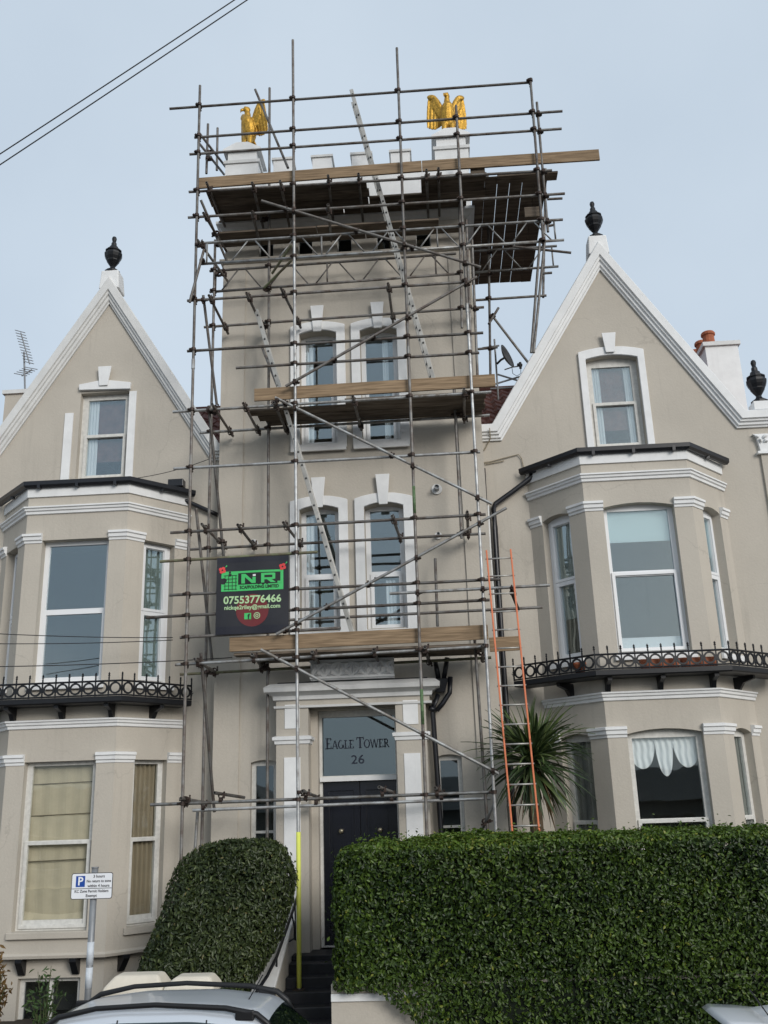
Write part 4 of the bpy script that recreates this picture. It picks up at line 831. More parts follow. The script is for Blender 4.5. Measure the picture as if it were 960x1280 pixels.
disc(.5, .70, .225, .0025, RED, 'red_disc', 28)
strip(.068, .925, .185, .445, .003, GRN, 'logo_panel'); strip(.30, .885, .212, .362, .005, BLK, 'logo_field')
for (u0, u1, v0, v1) in ((.345, .395, .225, .35), (.50, .545, .27, .35), (.62, .665, .225, .35), (.665, .80, .225, .252), (.665, .80, .285, .31), (.775, .815, .228, .305)): strip(u0, u1, v0, v1, .007, GRN, 'logo_letter')
def quadp(pts, t, m, name):
    mb = MB(); mb.add([bmap(BW * u, BH * (1 - v), t) for u, v in pts], [tuple(range(len(pts)))]); mb.build(name, m, ban)
quadp([(.345, .225), (.40, .225), (.545, .35), (.49, .35)], .0072, GRN, 'logo_letter'); quadp([(.695, .305), (.755, .305), (.825, .35), (.755, .35)], .0072, GRN, 'logo_letter')
strip(.505, .545, .235, .26, .007, WHT, 'logo_letter'); strip(.845, .90, .335, .362, .0062, GRN, 'logo_panel')
text('SCAFFOLDING LIMITED', BH * .056, bmap, BW * .595, BH * (1 - .402), .006, BLK, ban, sx=.86, depth=.0005, bold=.002)
for k in range(5):
    strip(.105 + .0, .285, .215 + .045 * k + .02, .222 + .045 * k + .02, .006, BLK, 'logo_scaffold')
for k in range(4): u = .115 + .05 * k; quadp([(u, .235), (u + .008, .235), (u + .008, .43), (u, .43)], .0063, BLK, 'logo_scaffold')
disc(.185, .20, .016, .0065, BLK, 'logo_figure'); quadp([(.165, .218), (.21, .218), (.20, .25), (.172, .25)], .0066, BLK, 'logo_figure')
text('07553776466', BH * .135, bmap, BW * .5, BH * (1 - .565), .006, PALE, ban, sx=1.0, depth=.0005, bold=.004)
text('nickqe2riley@gmail.com', BH * .074, bmap, BW * .5, BH * (1 - .66), .006, PALE, ban, sx=.98, depth=.0005, bold=.002)
strip(.392, .485, .735, .815, .006, GRN, 'social_icon'); text('f', BH * .09, bmap, BW * .45, BH * (1 - .783), .008, BLK, ban, depth=.0005, bold=.004)
disc(.565, .772, .045, .006, PALE, 'social_icon', 16, .035); disc(.565, .772, .022, .006, PALE, 'social_icon', 12, .012)
for u, v in ((.08, .165), (.915, .15)):
    for k in range(4): a = 1.57 * k + .5; disc(u + .026 * math.cos(a), v + .024 * math.sin(a), .026, .008 + .0004 * k, POP, 'poppy', 10)
    disc(u, v, .012, .0105, BLK, 'poppy', 8); quadp([(u + .03, v - .03), (u + .06, v - .07), (u + .065, v - .05)], .0085, GRN, 'poppy')
# ------------------------------------------------------------------ gilded eagles on the pedestals
def ell(mb, c, d, n, rl, rs, rt, k=10, m=7):
    c = Vector(c); d = Vector(d).normalized(); n = Vector(n); n = (n - d * n.dot(d)).normalized(); s = d.cross(n); vs = []
    for i in range(m + 1):
        th = math.pi * i / m
        for j in range(k): ph = 2 * math.pi * j / k; vs.append(c + d * (rl * math.cos(th)) + s * (rs * math.sin(th) * math.cos(ph)) + n * (rt * math.sin(th) * math.sin(ph)))
    mb.add(vs, [(i * k + j, i * k + (j + 1) % k, (i + 1) * k + (j + 1) % k, (i + 1) * k + j) for i in range(m) for j in range(k)])
def eagle(label, x, y, z, rot, head_turn, s):
    mb = MB(); nY = V3(0, -1, 0)
    ell(mb, (0, .01, .40), (0, -.25, 1), nY, .24, .16, .14); ell(mb, (0, -.05, .48), (0, -.3, 1), nY, .15, .13, .10); ell(mb, (0, -.03, .62), (0, -.15, 1), nY, .13, .065, .07)
    h = V3(0, -.055, .735); f = V3(math.sin(head_turn), -math.cos(head_turn), 0); ell(mb, h, f, V3(0, 0, 1), .075, .052, .052)
    ell(mb, h + f * .085 - V3(0, 0, .012), f - V3(0, 0, .35), V3(0, 0, 1), .05, .020, .028); ell(mb, h + f * .115 - V3(0, 0, .04), f * .25 - V3(0, 0, 1), f, .03, .012, .014)
    for sx in (-1, 1):
        ell(mb, h + f * .03 + V3(f.y, -f.x, 0) * (.04 * sx) + V3(0, 0, .022), f, V3(0, 0, 1), .028, .014, .01)      # brow
        ell(mb, (.075 * sx, -.02, .20), (.12 * sx, -.15, -1), nY, .13, .062, .065); mb.tube((.085 * sx, -.045, .12), (.09 * sx, -.05, .02), .028, 8)
        for t in (-.55, 0, .55): ell(mb, (.09 * sx + .055 * math.sin(t), -.05 - .055 * math.cos(t), .018), (math.sin(t), -math.cos(t), -.15), V3(0, 0, 1), .06, .018, .018)
        sh = V3(.10 * sx, .03, .54); wr = V3(.235 * sx, .05, .77); tip = V3(.345 * sx, .09, .80)
        ell(mb, (sh + wr) / 2, wr - sh, nY, .19, .055, .04); ell(mb, (wr + tip) / 2, tip - wr, nY, .10, .05, .035)
        for i in range(9):                                           # long flight feathers
            a = i / 8; r = sh.lerp(wr, min(1, a * 1.6)) if a < .62 else wr.lerp(tip, (a - .62) / .38)
            e = V3((.13 + .26 * a) * sx, .13 + .03 * a, .30 - .05 * math.sin(a * 3.1) - .02 * a); c = (r + e) / 2; ell(mb, c + V3(0, .012 * (i % 2), 0), e - r, nY, (e - r).length / 2 + .02, .034, .014, 8, 6)
        for i in range(7):                                           # coverts
            a = i / 6; r = sh.lerp(wr, a) + V3(0, -.012, .01); e = r + V3(.03 * sx, .035, -.20); ell(mb, (r + e) / 2, e - r, nY, .11, .032, .016, 8, 6)
    for i in range(5):
        a = (i - 2) * .16; ell(mb, (math.sin(a) * .16, .13, .14), (math.sin(a), .28, -1), nY, .20, .04, .016, 8, 6)
    ell(mb, (0, .0, -.0), (1, 0, 0), V3(0, 0, 1), .15, .12, .035)
    ca, sa = math.cos(rot), math.sin(rot); mb.v = [(x + s * .98 * (v[0] * ca - v[1] * sa), y + s * .98 * (v[0] * sa + v[1] * ca), z + s * 1.30 * v[2]) for v in mb.v]
    o = mb.build('eagle_statue', GOLD); r = o.modifiers.new('weld', 'REMESH'); r.mode = 'VOXEL'; r.voxel_size = .011; r.use_smooth_shade = True
    return tag(o, label, 'statue')
eagle('gilded eagle statue facing sideways on the pedestal over the left house side', PEDC[0][0] + .06, PEDC[0][1], PEDZ + .02, -.7, -.6, 1.06)
eagle('gilded eagle statue facing the street on the pedestal by the long overhanging board', PEDC[1][0] - .02, PEDC[1][1], PEDZ + .02, .12, -.7, 1.04)

# ------------------------------------------------------------------ chimneys, aerial, dish, far finial
def stack(name, label, x0, x1, y0, y1, z0, z1, m, pots):
    r = thing(name, label, 'chimney', ((x0 + x1) / 2, (y0 + y1) / 2, z0)); s = MB(); s.box(x0, x1, y0, y1, z0, z1); s.build('stack', m, r)
    s = MB(); s.box(x0 - .05, x1 + .05, y0 - .05, y1 + .05, z1 + .001, z1 + .09); s.build('cap', TRIMG, r)
    for (x, y, h) in pots: p = MB(); p.lathe([(.13, 0), (.12, h * .75), (.15, h * .8), (.15, h * .92), (.13, h), (.10, h), (.10, h * .5)], (x, y, z1 + .0905), 14); p.build('chimney_pot', TERRA, r, smooth=False)
    return r
cy = 18.6; a, b, t = P(891, 500, cy), P(933, 500, cy), P(905, 432, cy)
c_ = stack('chimney', 'white chimney stack with terracotta pots above the right house roof', a.x, b.x, cy, cy + 2.2, 9.0, t.z, TRIM, [(a.x + .18, cy + .25, .36), (a.x + .16, cy + .72, .38), (a.x + .16, cy + 1.2, .40)])
cy = 18.6; a, b, t = P(4, 520, cy), P(39, 520, cy), P(20, 490, cy)
stack('chimney', 'beige chimney stack behind the left gable with one low clay pot', a.x, b.x, cy, cy + .8, 9.0, t.z - .05, STUCCO, [((a.x + b.x) / 2 + .05, cy + .4, .16)])
ar = thing('television_aerial', 'thin television aerial on a mast above the left chimney', 'aerial', P(34, 487, 18.7))
m0, m1 = P(34, 500, 18.7), P(30, 440, 18.7); s = MB(); s.tube(m0 - V3(0, 0, .4), m1, .022, 6); s.build('mast', CAST, ar)
for (c0, c1, n, l) in ((P(26, 416, 18.7), P(37, 455, 18.7), 12, .20), (P(27, 470, 18.7), P(40, 462, 18.7), 5, .26)):
    s = MB(); s.tube(c0, c1, .016, 6); bo_ = s.build('boom', CAST, ar); s = MB()
    for k in range(n): p = c0.lerp(c1, k / (n - 1)); s = MB(); s.tube(p - V3(l * .6, .05, -.05), p + V3(l * .4, .05, .02), .010, 5); s.build('element', CAST, bo_)
f_ = MB(); c0 = P(856, 440, 19.5); f_.lathe([(.10, -.9), (.10, -.1), (.05, 0), (.09, .06), (.05, .12), (.08, .18), (.03, .24), (.06, .28), (.01, .34)], c0, 10); f_.v = [(v[0] - (v[2] - c0.z) * .25, v[1], v[2]) for v in f_.v]
tag(f_.build('ridge_finial', IRON), 'small dark knobbly ridge finial behind the white chimney', 'finial')
dy = 16.9
sdish = thing('satellite_dish', 'small grey satellite dish on a pole between tower and right gable', 'satellite dish', P(622, 480, dy))
s = MB(); s.tube(P(618, 424, dy), P(623, 500, dy), .018, 8); s.build('pole', CAST, sdish)
dc = P(631, 447, dy - .12); nrm = V3(.85, -.45, .28).normalized(); s = MB(); rings = []; 
e1 = nrm.cross(V3(0, 0, 1)).normalized(); e2 = e1.cross(nrm)
for k in range(6):
    r = .22 * k / 5
    for j in range(20): a = 2 * math.pi * j / 20; s.v.append(tuple(dc + e1 * (r * math.cos(a)) + e2 * (r * 1.15 * math.sin(a)) + nrm * (.07 * (k / 5) ** 2)))
s.f += [(k * 20 + j, k * 20 + (j + 1) % 20, (k + 1) * 20 + (j + 1) % 20, (k + 1) * 20 + j) for k in range(5) for j in range(20)]
d_ = s.build('dish', mat('dish_grey', (.075, .078, .082), .55), sdish, smooth=True); so_ = d_.modifiers.new('t', 'SOLIDIFY'); so_.thickness = .012
s = MB(); s.path([P(631, 462, dy), P(640, 459, dy - .25), P(647, 458, dy - .35)], .012, 6); s.build('feed_arm', CAST, sdish)
c = P(649, 456, dy - .36); s = MB(); s.tube(c - V3(.03, 0, 0), c + V3(.05, .03, .0), .035, 10); s.tube(c + V3(.02, 0, .05), c + V3(.02, 0, -.08), .025, 8); s.build('feed_head', BLACK, sdish)
s = MB(); s.path([P(621, 455, dy), P(626, 450, dy - .04), P(631, 447, dy - .1)], .022, 6); s.build('bracket', BLACK, sdish)
s = MB(); s.path([P(640, 460, dy - .2), P(641, 467, dy - .2), P(646, 470, dy - .2), P(651, 467, dy - .2), P(651, 459, dy - .3)], .006, 5); s.build('cable', WIRE, sdish)
for a, b in (((603, 435), (624, 432)), ((622, 468), (658, 479)), ((619, 480), (656, 469)), ((613, 486), (645, 484))):
    s = MB(); s.tube(P(*a, dy), P(*b, dy), .018, 6); s.build('stay', CAST, sdish)

# ------------------------------------------------------------------ front steps, flank wall and rail
xs = [P(367, 1199, 15.15).x, P(361, 1217, 14.87).x, P(356, 1234, 14.59).x]
XL, XR = P(359, 1225, 14.75).x, -.62
st = thing('front_steps', 'black painted front steps up to the tower door', 'steps', ((XL + XR) / 2, 14.2, 0))
s = MB(); s.box(XL, XR, 15.15, 15.98, .2, THR); s.build('door_landing', STEPM, st, bevel=.01)
z = THR - .07; y = 15.15
for k in range(7):
    s = MB(); s.box(XL, XR, y - .28 - .0, y + (.0 if k else .0) - .001, -.2, z); so = s.build('step', STEPM, st, bevel=.012)
    y -= .28; z -= .14
fl = thing('stair_wall', 'cream sloping stair wall with a black handrail beside the front steps', 'wall', (XL - .15, 14.2, 0))
sm = lambda u, z, t: (XL - .002 - t, u, z)
s = MB(); s.poly([(15.40, -.2), (15.40, 1.62), (15.05, 1.60), (13.25, .86), (13.25, -.2)], sm, 0, .24); s.build('wall', STUCCO, fl)
s = MB(); s.sweep([(15.40, 1.63), (15.05, 1.61), (13.22, .87)], [(0, -.03), (-.06, -.03), (-.06, .27), (0, .27)], sm); s.build('coping', TRIMG, fl, bevel=.01)
hx = XL - .10
rail = [P(372, 1120, 15.25), P(369, 1130, 15.1), P(362, 1150, 14.8), P(346, 1196, 14.0), P(334, 1220, 13.5), P(320, 1241, 13.15), P(305, 1256, 13.0)]
s = MB(); s.path(rail, .022, 8); ro_ = s.build('handrail', IRON, fl, smooth=True)
for q in (rail[1], rail[3], rail[5]): s = MB(); s.tube(q, q - V3(0, 0, .5), .013, 6); s.build('baluster', IRON, ro_)
s = MB(); s.path([P(365, 1143, 14.9), P(368, 1160, 14.85), P(368, 1173, 14.85), P(361, 1177, 14.8)], .014, 6); s.build('bracket', IRON, ro_)

# ------------------------------------------------------------------ garden walls
def gwall(label, x0, x1, ztop, coping_m, blocks):
    w = thing('garden_wall', label, 'wall', ((x0 + x1) / 2, 13.2, .1)); n = max(1, round((x1 - x0) / 1.1))
    for k in range(n):
        a, b = x0 + (x1 - x0) * k / n, x0 + (x1 - x0) * (k + 1) / n
        s = MB(); s.box(a + .004, b - .004, 13.08, 13.34, -.2, ztop - .2); s.build('wall_panel', STUCCO, w, bevel=.006)
        s = MB(); s.box(a + .003, b - .003, 13.05, 13.37, ztop - .199, ztop - .11); s.build('band', TRIM, w, bevel=.008)
        s = MB(); s.box(a + .004, b - .004, 13.07, 13.35, ztop - .109, ztop); s.build('top_course', STUCCO, w, bevel=.01)
    return w
WX0 = P(414, 1260, 13.1).x; WZ = P(420, 1232, 13.1).z
gwall('cream garden wall with a white band under the long square hedge', WX0, 11.0, WZ + .02, TRIM, 0)
lw = thing('garden_wall', 'low cream garden wall with rounded coping blocks behind the parked silver car', 'wall', (-6, 13.2, .1))
xa, xb = P(133, 1228, 12.7).x, P(271, 1228, 12.7).x; zt = P(200, 1217, 12.7).z
s = MB(); s.box(-13, XL - .26, 12.72, 12.92, -.2, .55); s.build('wall_panel', STUCCO, lw)
s = MB(); s.box(xa + .12, xb - .06, 12.6, 13.0, -.2, zt - .23); s.build('pier', STUCCO, lw)
for (a, b, t) in ((xa, xa + (xb - xa) * .54, zt), (xa + (xb - xa) * .545, xb, zt - .03)):
    s = MB(); e = .13; zb = zt - .229
    s.add([(a, 12.53, zb), (b, 12.53, zb), (b, 13.03, zb), (a, 13.03, zb), (a, 12.53, zb + .09), (b, 12.53, zb + .09), (b, 13.03, zb + .09), (a, 13.03, zb + .09), (a + e, 12.63, t), (b - e * .6, 12.63, t), (b - e * .6, 12.93, t), (a + e, 12.93, t)],
          [(0, 3, 2, 1), (0, 1, 5, 4), (1, 2, 6, 5), (2, 3, 7, 6), (3, 0, 4, 7), (4, 5, 9, 8), (5, 6, 10, 9), (6, 7, 11, 10), (7, 4, 8, 11), (8, 9, 10, 11)])
    s.build('coping_block', mat('cream_stone', (.72, .66, .55), .8, var=.08, bump=.2), lw, bevel=.035)

# ------------------------------------------------------------------ hedges and plants
def leaf_cloud(name, pts, nrm, size, tone, m, parent, tilt=.75, asp=.42):
    n = len(pts); d = RNG.normal(size=(n, 3)); d -= nrm * (d * nrm).sum(1)[:, None] * .65; d[:, 2] += .25; d /= np.linalg.norm(d, axis=1)[:, None]
    nn = nrm + tilt * RNG.normal(size=(n, 3)) * .6; nn -= d * (nn * d).sum(1)[:, None]; nn /= np.linalg.norm(nn, axis=1)[:, None] + 1e-9
    s = np.cross(d, nn); L = size * RNG.uniform(.65, 1.25, n); w = L * asp
    base = pts - d * (L * .5)[:, None]; tipp = pts + d * (L * .5)[:, None] - nn * (L * .08)[:, None]
    l = pts - s * w[:, None] * .5 + nn * (L * .07)[:, None] - d * (L * .05)[:, None]; r = pts + s * w[:, None] * .5 + nn * (L * .07)[:, None] - d * (L * .05)[:, None]
    l2 = pts - s * w[:, None] * .36 + nn * (L * .03)[:, None] + d * (L * .25)[:, None]; r2 = pts + s * w[:, None] * .36 + nn * (L * .03)[:, None] + d * (L * .25)[:, None]
    off = np.array(origin(parent)); V = np.stack([base, l, l2, tipp, r2, r], 1).reshape(-1, 3) - off
    Fc = (np.arange(n)[:, None, None] * 6 + np.array([[0, 1, 2, 3], [0, 3, 4, 5]])[None]).reshape(-1, 4)
    me = bpy.data.meshes.new(name); me.vertices.add(len(V)); me.vertices.foreach_set('co', V.astype(np.float32).ravel()); me.loops.add(Fc.size); me.loops.foreach_set('vertex_index', Fc.astype(np.int32).ravel())
    me.polygons.add(len(Fc)); me.polygons.foreach_set('loop_start', np.arange(0, Fc.size, 4, dtype=np.int32)); me.update(calc_edges=True)
    a = me.attributes.new('tone', 'FLOAT', 'POINT'); a.data.foreach_set('value', np.repeat(np.clip(tone, 0, 1), 6).astype(np.float32)); me.materials.append(m)
    o = bpy.data.objects.new(name, me); COL.objects.link(o); o.parent = parent; o['kind'] = 'stuff'; return o
def noise3(p, f, seed):
    r = np.random.default_rng(seed); s = 0
    for k in range(7): v = r.normal(size=3) * f * (1 + .35 * k); s = s + np.sin(p @ v + r.uniform(0, 6.28)) / (1 + .3 * k)
    return s / 3.2
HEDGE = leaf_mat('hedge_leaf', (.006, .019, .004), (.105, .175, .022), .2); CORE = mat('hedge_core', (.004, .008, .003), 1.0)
hx0 = P(416, 1150, 12.95).x; hx1 = 10.0; hzl, hzr = P(500, 1050, 13.0).z, P(950, 1036, 13.0).z; hb = WZ - .05
hg = thing('hedge', 'long square cut dark green hedge above the cream garden wall', 'hedge', ((hx0 + hx1) / 2, 13.45, hb))
def hedge_pts(n, shrink):
    y0, y1 = 12.88, 14.05; out = []; nr = []
    kinds = RNG.choice(3, n, p=[.62, .30, .08]); u = RNG.uniform(size=n); v = RNG.uniform(size=n)
    xmax = np.where(RNG.uniform(size=n) < .9, 6.6, hx1); X = hx0 + (xmax - hx0) * u; p = np.zeros((n, 3)); q = np.zeros((n, 3))
    ztop = hzl + (hzr - hzl) * (X - hx0) / 7.0
    drop = np.clip((X - hx0 - .55) / 1.0, 0, 1) * .75; zbot = hb - drop
    f = kinds == 0; p[f] = np.stack([X, np.full(n, y0), zbot + (ztop - zbot) * v], 1)[f]; q[f] = (0, -1, 0)
    f = kinds == 1; p[f] = np.stack([X, y0 + (y1 - y0) * v, ztop], 1)[f]; q[f] = (0, 0, 1)
    f = kinds == 2; p[f] = np.stack([np.full(n, hx0), y0 + (y1 - y0) * u, hb + (hzl - hb) * v], 1)[f]; q[f] = (-1, 0, 0)
    # round the shoulders
    zt = hzl + (hzr - hzl) * (p[:, 0] - hx0) / 7.0; R = .62
    c = p.copy(); c[:, 0] = np.maximum(c[:, 0], hx0 + R); c[:, 1] = np.clip(c[:, 1], y0 + .16, y1 - .2); c[:, 2] = np.minimum(c[:, 2], zt - .26)
    d = p - c; L = np.linalg.norm(d, axis=1); sc_ = np.where(L > 1e-6, 1, 0); ax = np.array([R, .18, .26])
    g = np.sqrt(((d / ax) ** 2).sum(1)); g = np.maximum(g, 1e-6); p = np.where((g > 1)[:, None], c + d / g[:, None], p); dn = d / ax ** 2; ln = np.linalg.norm(dn, axis=1)[:, None]; q = np.where(ln > 1e-6, dn / np.maximum(ln, 1e-6), q)
    w = noise3(p, 1.6, 5) * .06 + noise3(p, 4.5, 8) * .035 + noise3(p, 9, 6) * .02
    p = p + q * (w - RNG.exponential(.065, n) + np.where(RNG.uniform(size=n) < .05, RNG.exponential(.03, n), 0) - shrink)[:, None]; return p, q, w
p, q, w = hedge_pts(88000, 0)
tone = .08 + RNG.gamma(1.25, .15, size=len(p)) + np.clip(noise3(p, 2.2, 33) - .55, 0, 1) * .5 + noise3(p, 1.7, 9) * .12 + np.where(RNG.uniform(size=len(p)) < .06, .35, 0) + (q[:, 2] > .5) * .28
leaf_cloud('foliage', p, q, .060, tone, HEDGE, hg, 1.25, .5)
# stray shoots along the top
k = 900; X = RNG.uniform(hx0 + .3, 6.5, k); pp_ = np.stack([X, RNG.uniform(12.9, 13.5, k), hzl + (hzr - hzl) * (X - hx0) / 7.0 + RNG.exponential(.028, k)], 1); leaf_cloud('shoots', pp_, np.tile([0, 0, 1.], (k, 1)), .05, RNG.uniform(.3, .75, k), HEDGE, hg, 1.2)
s = MB(); s.box(hx0 + .30, hx1, 13.06, 13.9, hb + .02, min(hzl, hzr) - .24); s.build('dark_core', CORE, hg, bevel=.2)  # solid near-black filler blocks light and stands in for shade behind the leaves
s = MB(); s.box(hx0 + 1.3, hx1, 12.96, 13.04, hb - .75, hb + .05); s.build('dark_core', CORE, hg, bevel=.02)  # lower slab of the same dark filler, inner shade as colour
# clipped bush by the steps
BUSH = leaf_mat('bush_leaf', (.010, .021, .008), (.10, .13, .04), .15)
by = 13.75; outl = [(1050, 285, 330), (1054, 262, 345), (1062, 248, 355), (1080, 229, 364), (1100, 219, 369), (1130, 206, 368), (1160, 196, 356), (1190, 184, 342), (1215, 176, 328), (1240, 172, 312), (1262, 172, 300)]
bz = np.array([P(270, o[0], by).z for o in outl])[::-1]; bl = np.array([P(o[1], o[0], by).x for o in outl])[::-1]; br = np.array([P(o[2], o[0], by).x for o in outl])[::-1]
bu = thing('clipped_bush', 'rounded dark green clipped bush beside the front steps', 'bush', ((bl[3] + br[3]) / 2, by, bz[0]))
def bush_pts(n, shrink):
    z = RNG.uniform(bz[0], bz[-1], n); a = RNG.uniform(0, 2 * np.pi, n); l = np.interp(z, bz, bl); r = np.interp(z, bz, br); cx = (l + r) / 2; hw = (r - l) / 2; ty = np.interp(z, bz, np.linspace(.62, .62, len(bz))); ty = np.minimum(ty, hw * 1.05 + .05) 
    x = RNG.uniform(-1, 1, n); k_ = 2.8; yy = (1 - np.abs(x) ** k_) ** (1 / k_); sw = RNG.uniform(size=n) < .3; x, yy = np.where(sw, yy * np.sign(RNG.normal(size=n)), x), np.where(sw, x, yy * np.where(RNG.uniform(size=n) < .75, -1, 1))
    ca, sa = np.sign(x) * np.abs(x) ** (k_ - 1), np.sign(yy) * np.abs(yy) ** (k_ - 1); X = cx + hw * x; Y = by + ty * yy
    top = RNG.uniform(size=n) < .16; f = np.sqrt(RNG.uniform(size=n)); X = np.where(top, cx + (X - cx) * f, X); Y = np.where(top, by + (Y - by) * f, Y); 
    p = np.stack([X, Y, z], 1); q = np.stack([ca / np.maximum(hw, .1), sa / .6, np.full(n, .35)], 1); p[top, 2] = bz[-1] - .02 - (1 - np.clip((bz[-1] - z[top]) * 0, 0, 1)) * .0 - ((X[top] - np.interp(bz[-1], bz, (bl + br) / 2)) ** 2) * .55
    q[top] = (0, 0, 1); q /= np.linalg.norm(q, axis=1)[:, None]; keep = ~top | (np.abs(X - np.interp(bz[-1], bz, (bl + br) / 2)) < .48); p, q = p[keep], q[keep]
    w = noise3(p, 3, 15) * .045 + noise3(p, 8, 16) * .028; return p + q * (w - RNG.exponential(.045, len(p)) + np.where(RNG.uniform(size=len(p)) < .06, .03, 0) - shrink)[:, None], q
p, q = bush_pts(26000, 0); tone = .14 + RNG.gamma(1.3, .12, size=len(p)) + noise3(p, 4, 19) * .1 + np.where(RNG.uniform(size=len(p)) < .03, .4, 0); leaf_cloud('foliage', p, q, .066, tone, BUSH, bu, 1.2)
s = MB(); nn = 18; M = len(bz)
for i in range(M): 
    l, r, zz = bl[i], br[i], bz[i] - (.12 if i == M - 1 else 0); c, h_ = (l + r) / 2, max(.05, (r - l) / 2 - .13); t_ = min(.5, h_)
    s.v += [(c + h_ * math.copysign(abs(math.cos(2 * math.pi * j / nn)) ** .62, math.cos(2 * math.pi * j / nn)), by + t_ * math.copysign(abs(math.sin(2 * math.pi * j / nn)) ** .62, math.sin(2 * math.pi * j / nn)), zz) for j in range(nn)]
s.f += [(i * nn + j, i * nn + (j + 1) % nn, (i + 1) * nn + (j + 1) % nn, (i + 1) * nn + j) for i in range(M - 1) for j in range(nn)] + [tuple(range((M - 1) * nn, M * nn))]; s.build('dark_core', CORE, bu)  # dark solid filling the bush, its colour stands in for inner shade
# cabbage palm
pc_ = P(664, 946, 14.75); pal = thing('cabbage_palm', 'spiky green cabbage palm behind the hedge beside the orange ladder', 'palm', (pc_.x, pc_.y, .6))
s = MB(); s.path([(pc_.x + .03, pc_.y, .5), (pc_.x + .01, pc_.y, 1.6), (pc_.x, pc_.y, pc_.z - .55), (pc_.x, pc_.y, pc_.z - .05)], [.12, .10, .10, .06], 12); s.build('trunk', mat('palm_trunk', (.12, .085, .05), .95, var=.3, scale=12, bump=.6, bscale=30), pal, smooth=True)
PALM = [mat('palm_leaf_dark', (.05, .085, .03), .4, var=.2, scale=5), mat('palm_leaf_light', (.12, .165, .055), .4, var=.2, scale=5), mat('palm_leaf_dead', (.20, .135, .06), .8, var=.3, scale=6)]
def blade(el, droop, L, m, name='leaf'):
    mb = MB(); N = 7; p = V3(.03, 0, 0); a = el; vs = []
    for i in range(N + 1):
        f = i / N; w_ = .026 * (1 - f ** 2.2) * (0.55 + 1.2 * min(f * 3, .5)) + .0012; vs += [(p.x, -w_, p.z + .008), (p.x, 0, p.z), (p.x, w_, p.z + .008)]
        p = p + V3(math.cos(a), 0, math.sin(a)) * (L / N); a -= droop / N * (1 + 1.2 * f)
    mb.add(vs, [(i * 3 + k, i * 3 + k + 1, i * 3 + 4 + k, i * 3 + 3 + k) for i in range(N) for k in (0, 1)]); return mesh_of(mb, name, m)
BL = [[blade(math.radians(e), dr, L, PALM[m_]) for (dr, L, m_) in v] for e, v in ((82, ((.15, .85, 1), (.3, .9, 0))), (62, ((.25, .95, 1), (.5, .95, 0), (.9, .9, 0))), (40, ((.3, .95, 0), (.7, 1.0, 1), (1.2, .95, 0))), (15, ((.3, .95, 0), (.8, .95, 1))), (-10, ((.5, .95, 0), (.9, .9, 0))), (-40, ((.5, .95, 0), (.6, .9, 1))), (-62, ((.3, .95, 2), (.3, .8, 0))))]
pr_ = random.Random(11); cnt = [30, 60, 56, 44, 36, 32, 34]
for e, n_ in enumerate(cnt):
    for k in range(n_):
        az = pr_.random() * 6.283; me_ = pr_.choice(BL[e]); 
        m4 = Matrix.Translation(pc_ + V3(pr_.uniform(-.04, .04), pr_.uniform(-.04, .04), pr_.uniform(-.12, .05) - .05 * max(0, e - 3))) @ Matrix.Rotation(az, 4, 'Z') @ Matrix.Rotation(pr_.uniform(-.16, .16), 4, 'Y') @ Matrix.Rotation(pr_.uniform(-.6, .6), 4, 'X') @ Matrix.Scale(pr_.uniform(.75, 1.12), 4); place('leaf', me_, m4, pal)
# small planting at the left
def twig_plant(name, label, base, h_, n_, spread, leafn, m, cat='plant'):
    r = thing(name, label, cat, base); rr = random.Random(len(label)); pts = []
    for k in range(n_):
        a = rr.random() * 6.28; q = V3(spread * math.cos(a) * rr.random(), spread * math.sin(a) * rr.random(), h_ * rr.uniform(.6, 1)); s = MB(); s.path([base, base + q * .5 + V3(0, 0, h_ * .08), base + q], [.010, .007, .003], 5); s.build('stem', mat('green_stem', (.08, .10, .04), .8), r)
        for j in range(leafn): f = rr.uniform(.25, 1); pts.append(base + q * f + V3(rr.uniform(-.07, .07), rr.uniform(-.07, .07), rr.uniform(-.02, .06)))
    A = np.array([tuple(p) for p in pts]); nr = RNG.normal(size=A.shape); nr /= np.linalg.norm(nr, axis=1)[:, None]; leaf_cloud('foliage', A, nr, .10, RNG.uniform(.2, .8, len(A)), m, r, 1.0, .3); return r
twig_plant('young_shrub', 'leafy young shrub behind the parked silver car', V3(P(55, 1270, 13.7).x, 13.7, .35), .95, 12, .35, 16, leaf_mat('shrub_leaf', (.03, .06, .02), (.10, .17, .06), .25), 'shrub')
bb_ = V3(P(-12, 1260, 13.55).x, 13.55, .35)
twig_plant('brown_shrub', 'dry brown leaved shrub by the garden wall', bb_, 1.15, 40, .36, 40, leaf_mat('brown_leaf', (.06, .035, .012), (.22, .13, .04), .25), 'shrub')
# balcony planters
for (a, b, y_, lab) in ((P(800, 815, 14.92).x, P(845, 815, 14.92).x, 14.92, 'terracotta trough on the balcony below the pale green blind, nearer the ladder'), (P(851, 815, 14.92).x, P(893, 815, 14.92).x, 14.92, 'terracotta trough on the balcony below the pale green blind, nearer the urn')):
    s = MB(); z0 = 5.121; s.poly([(a, z0), (b, z0), (b + .02, z0 + .15), (a - .02, z0 + .15)], lambda u, z, t: (u, y_ - t, z), .08, -.08); tag(s.build('planter_trough', TERRA, bevel=.01), lab, 'planter')
c = P(724, 828, 15.05); s = MB(); s.lathe([(.07, 0), (.10, .12), (.11, .13), (.11, .16), (.09, .16), (.08, .1)], (c.x - .0, c.y, 5.121), 14); tag(s.build('flower_pot', TERRA, smooth=True), 'round terracotta pot at the corner of the right balcony', 'pot')
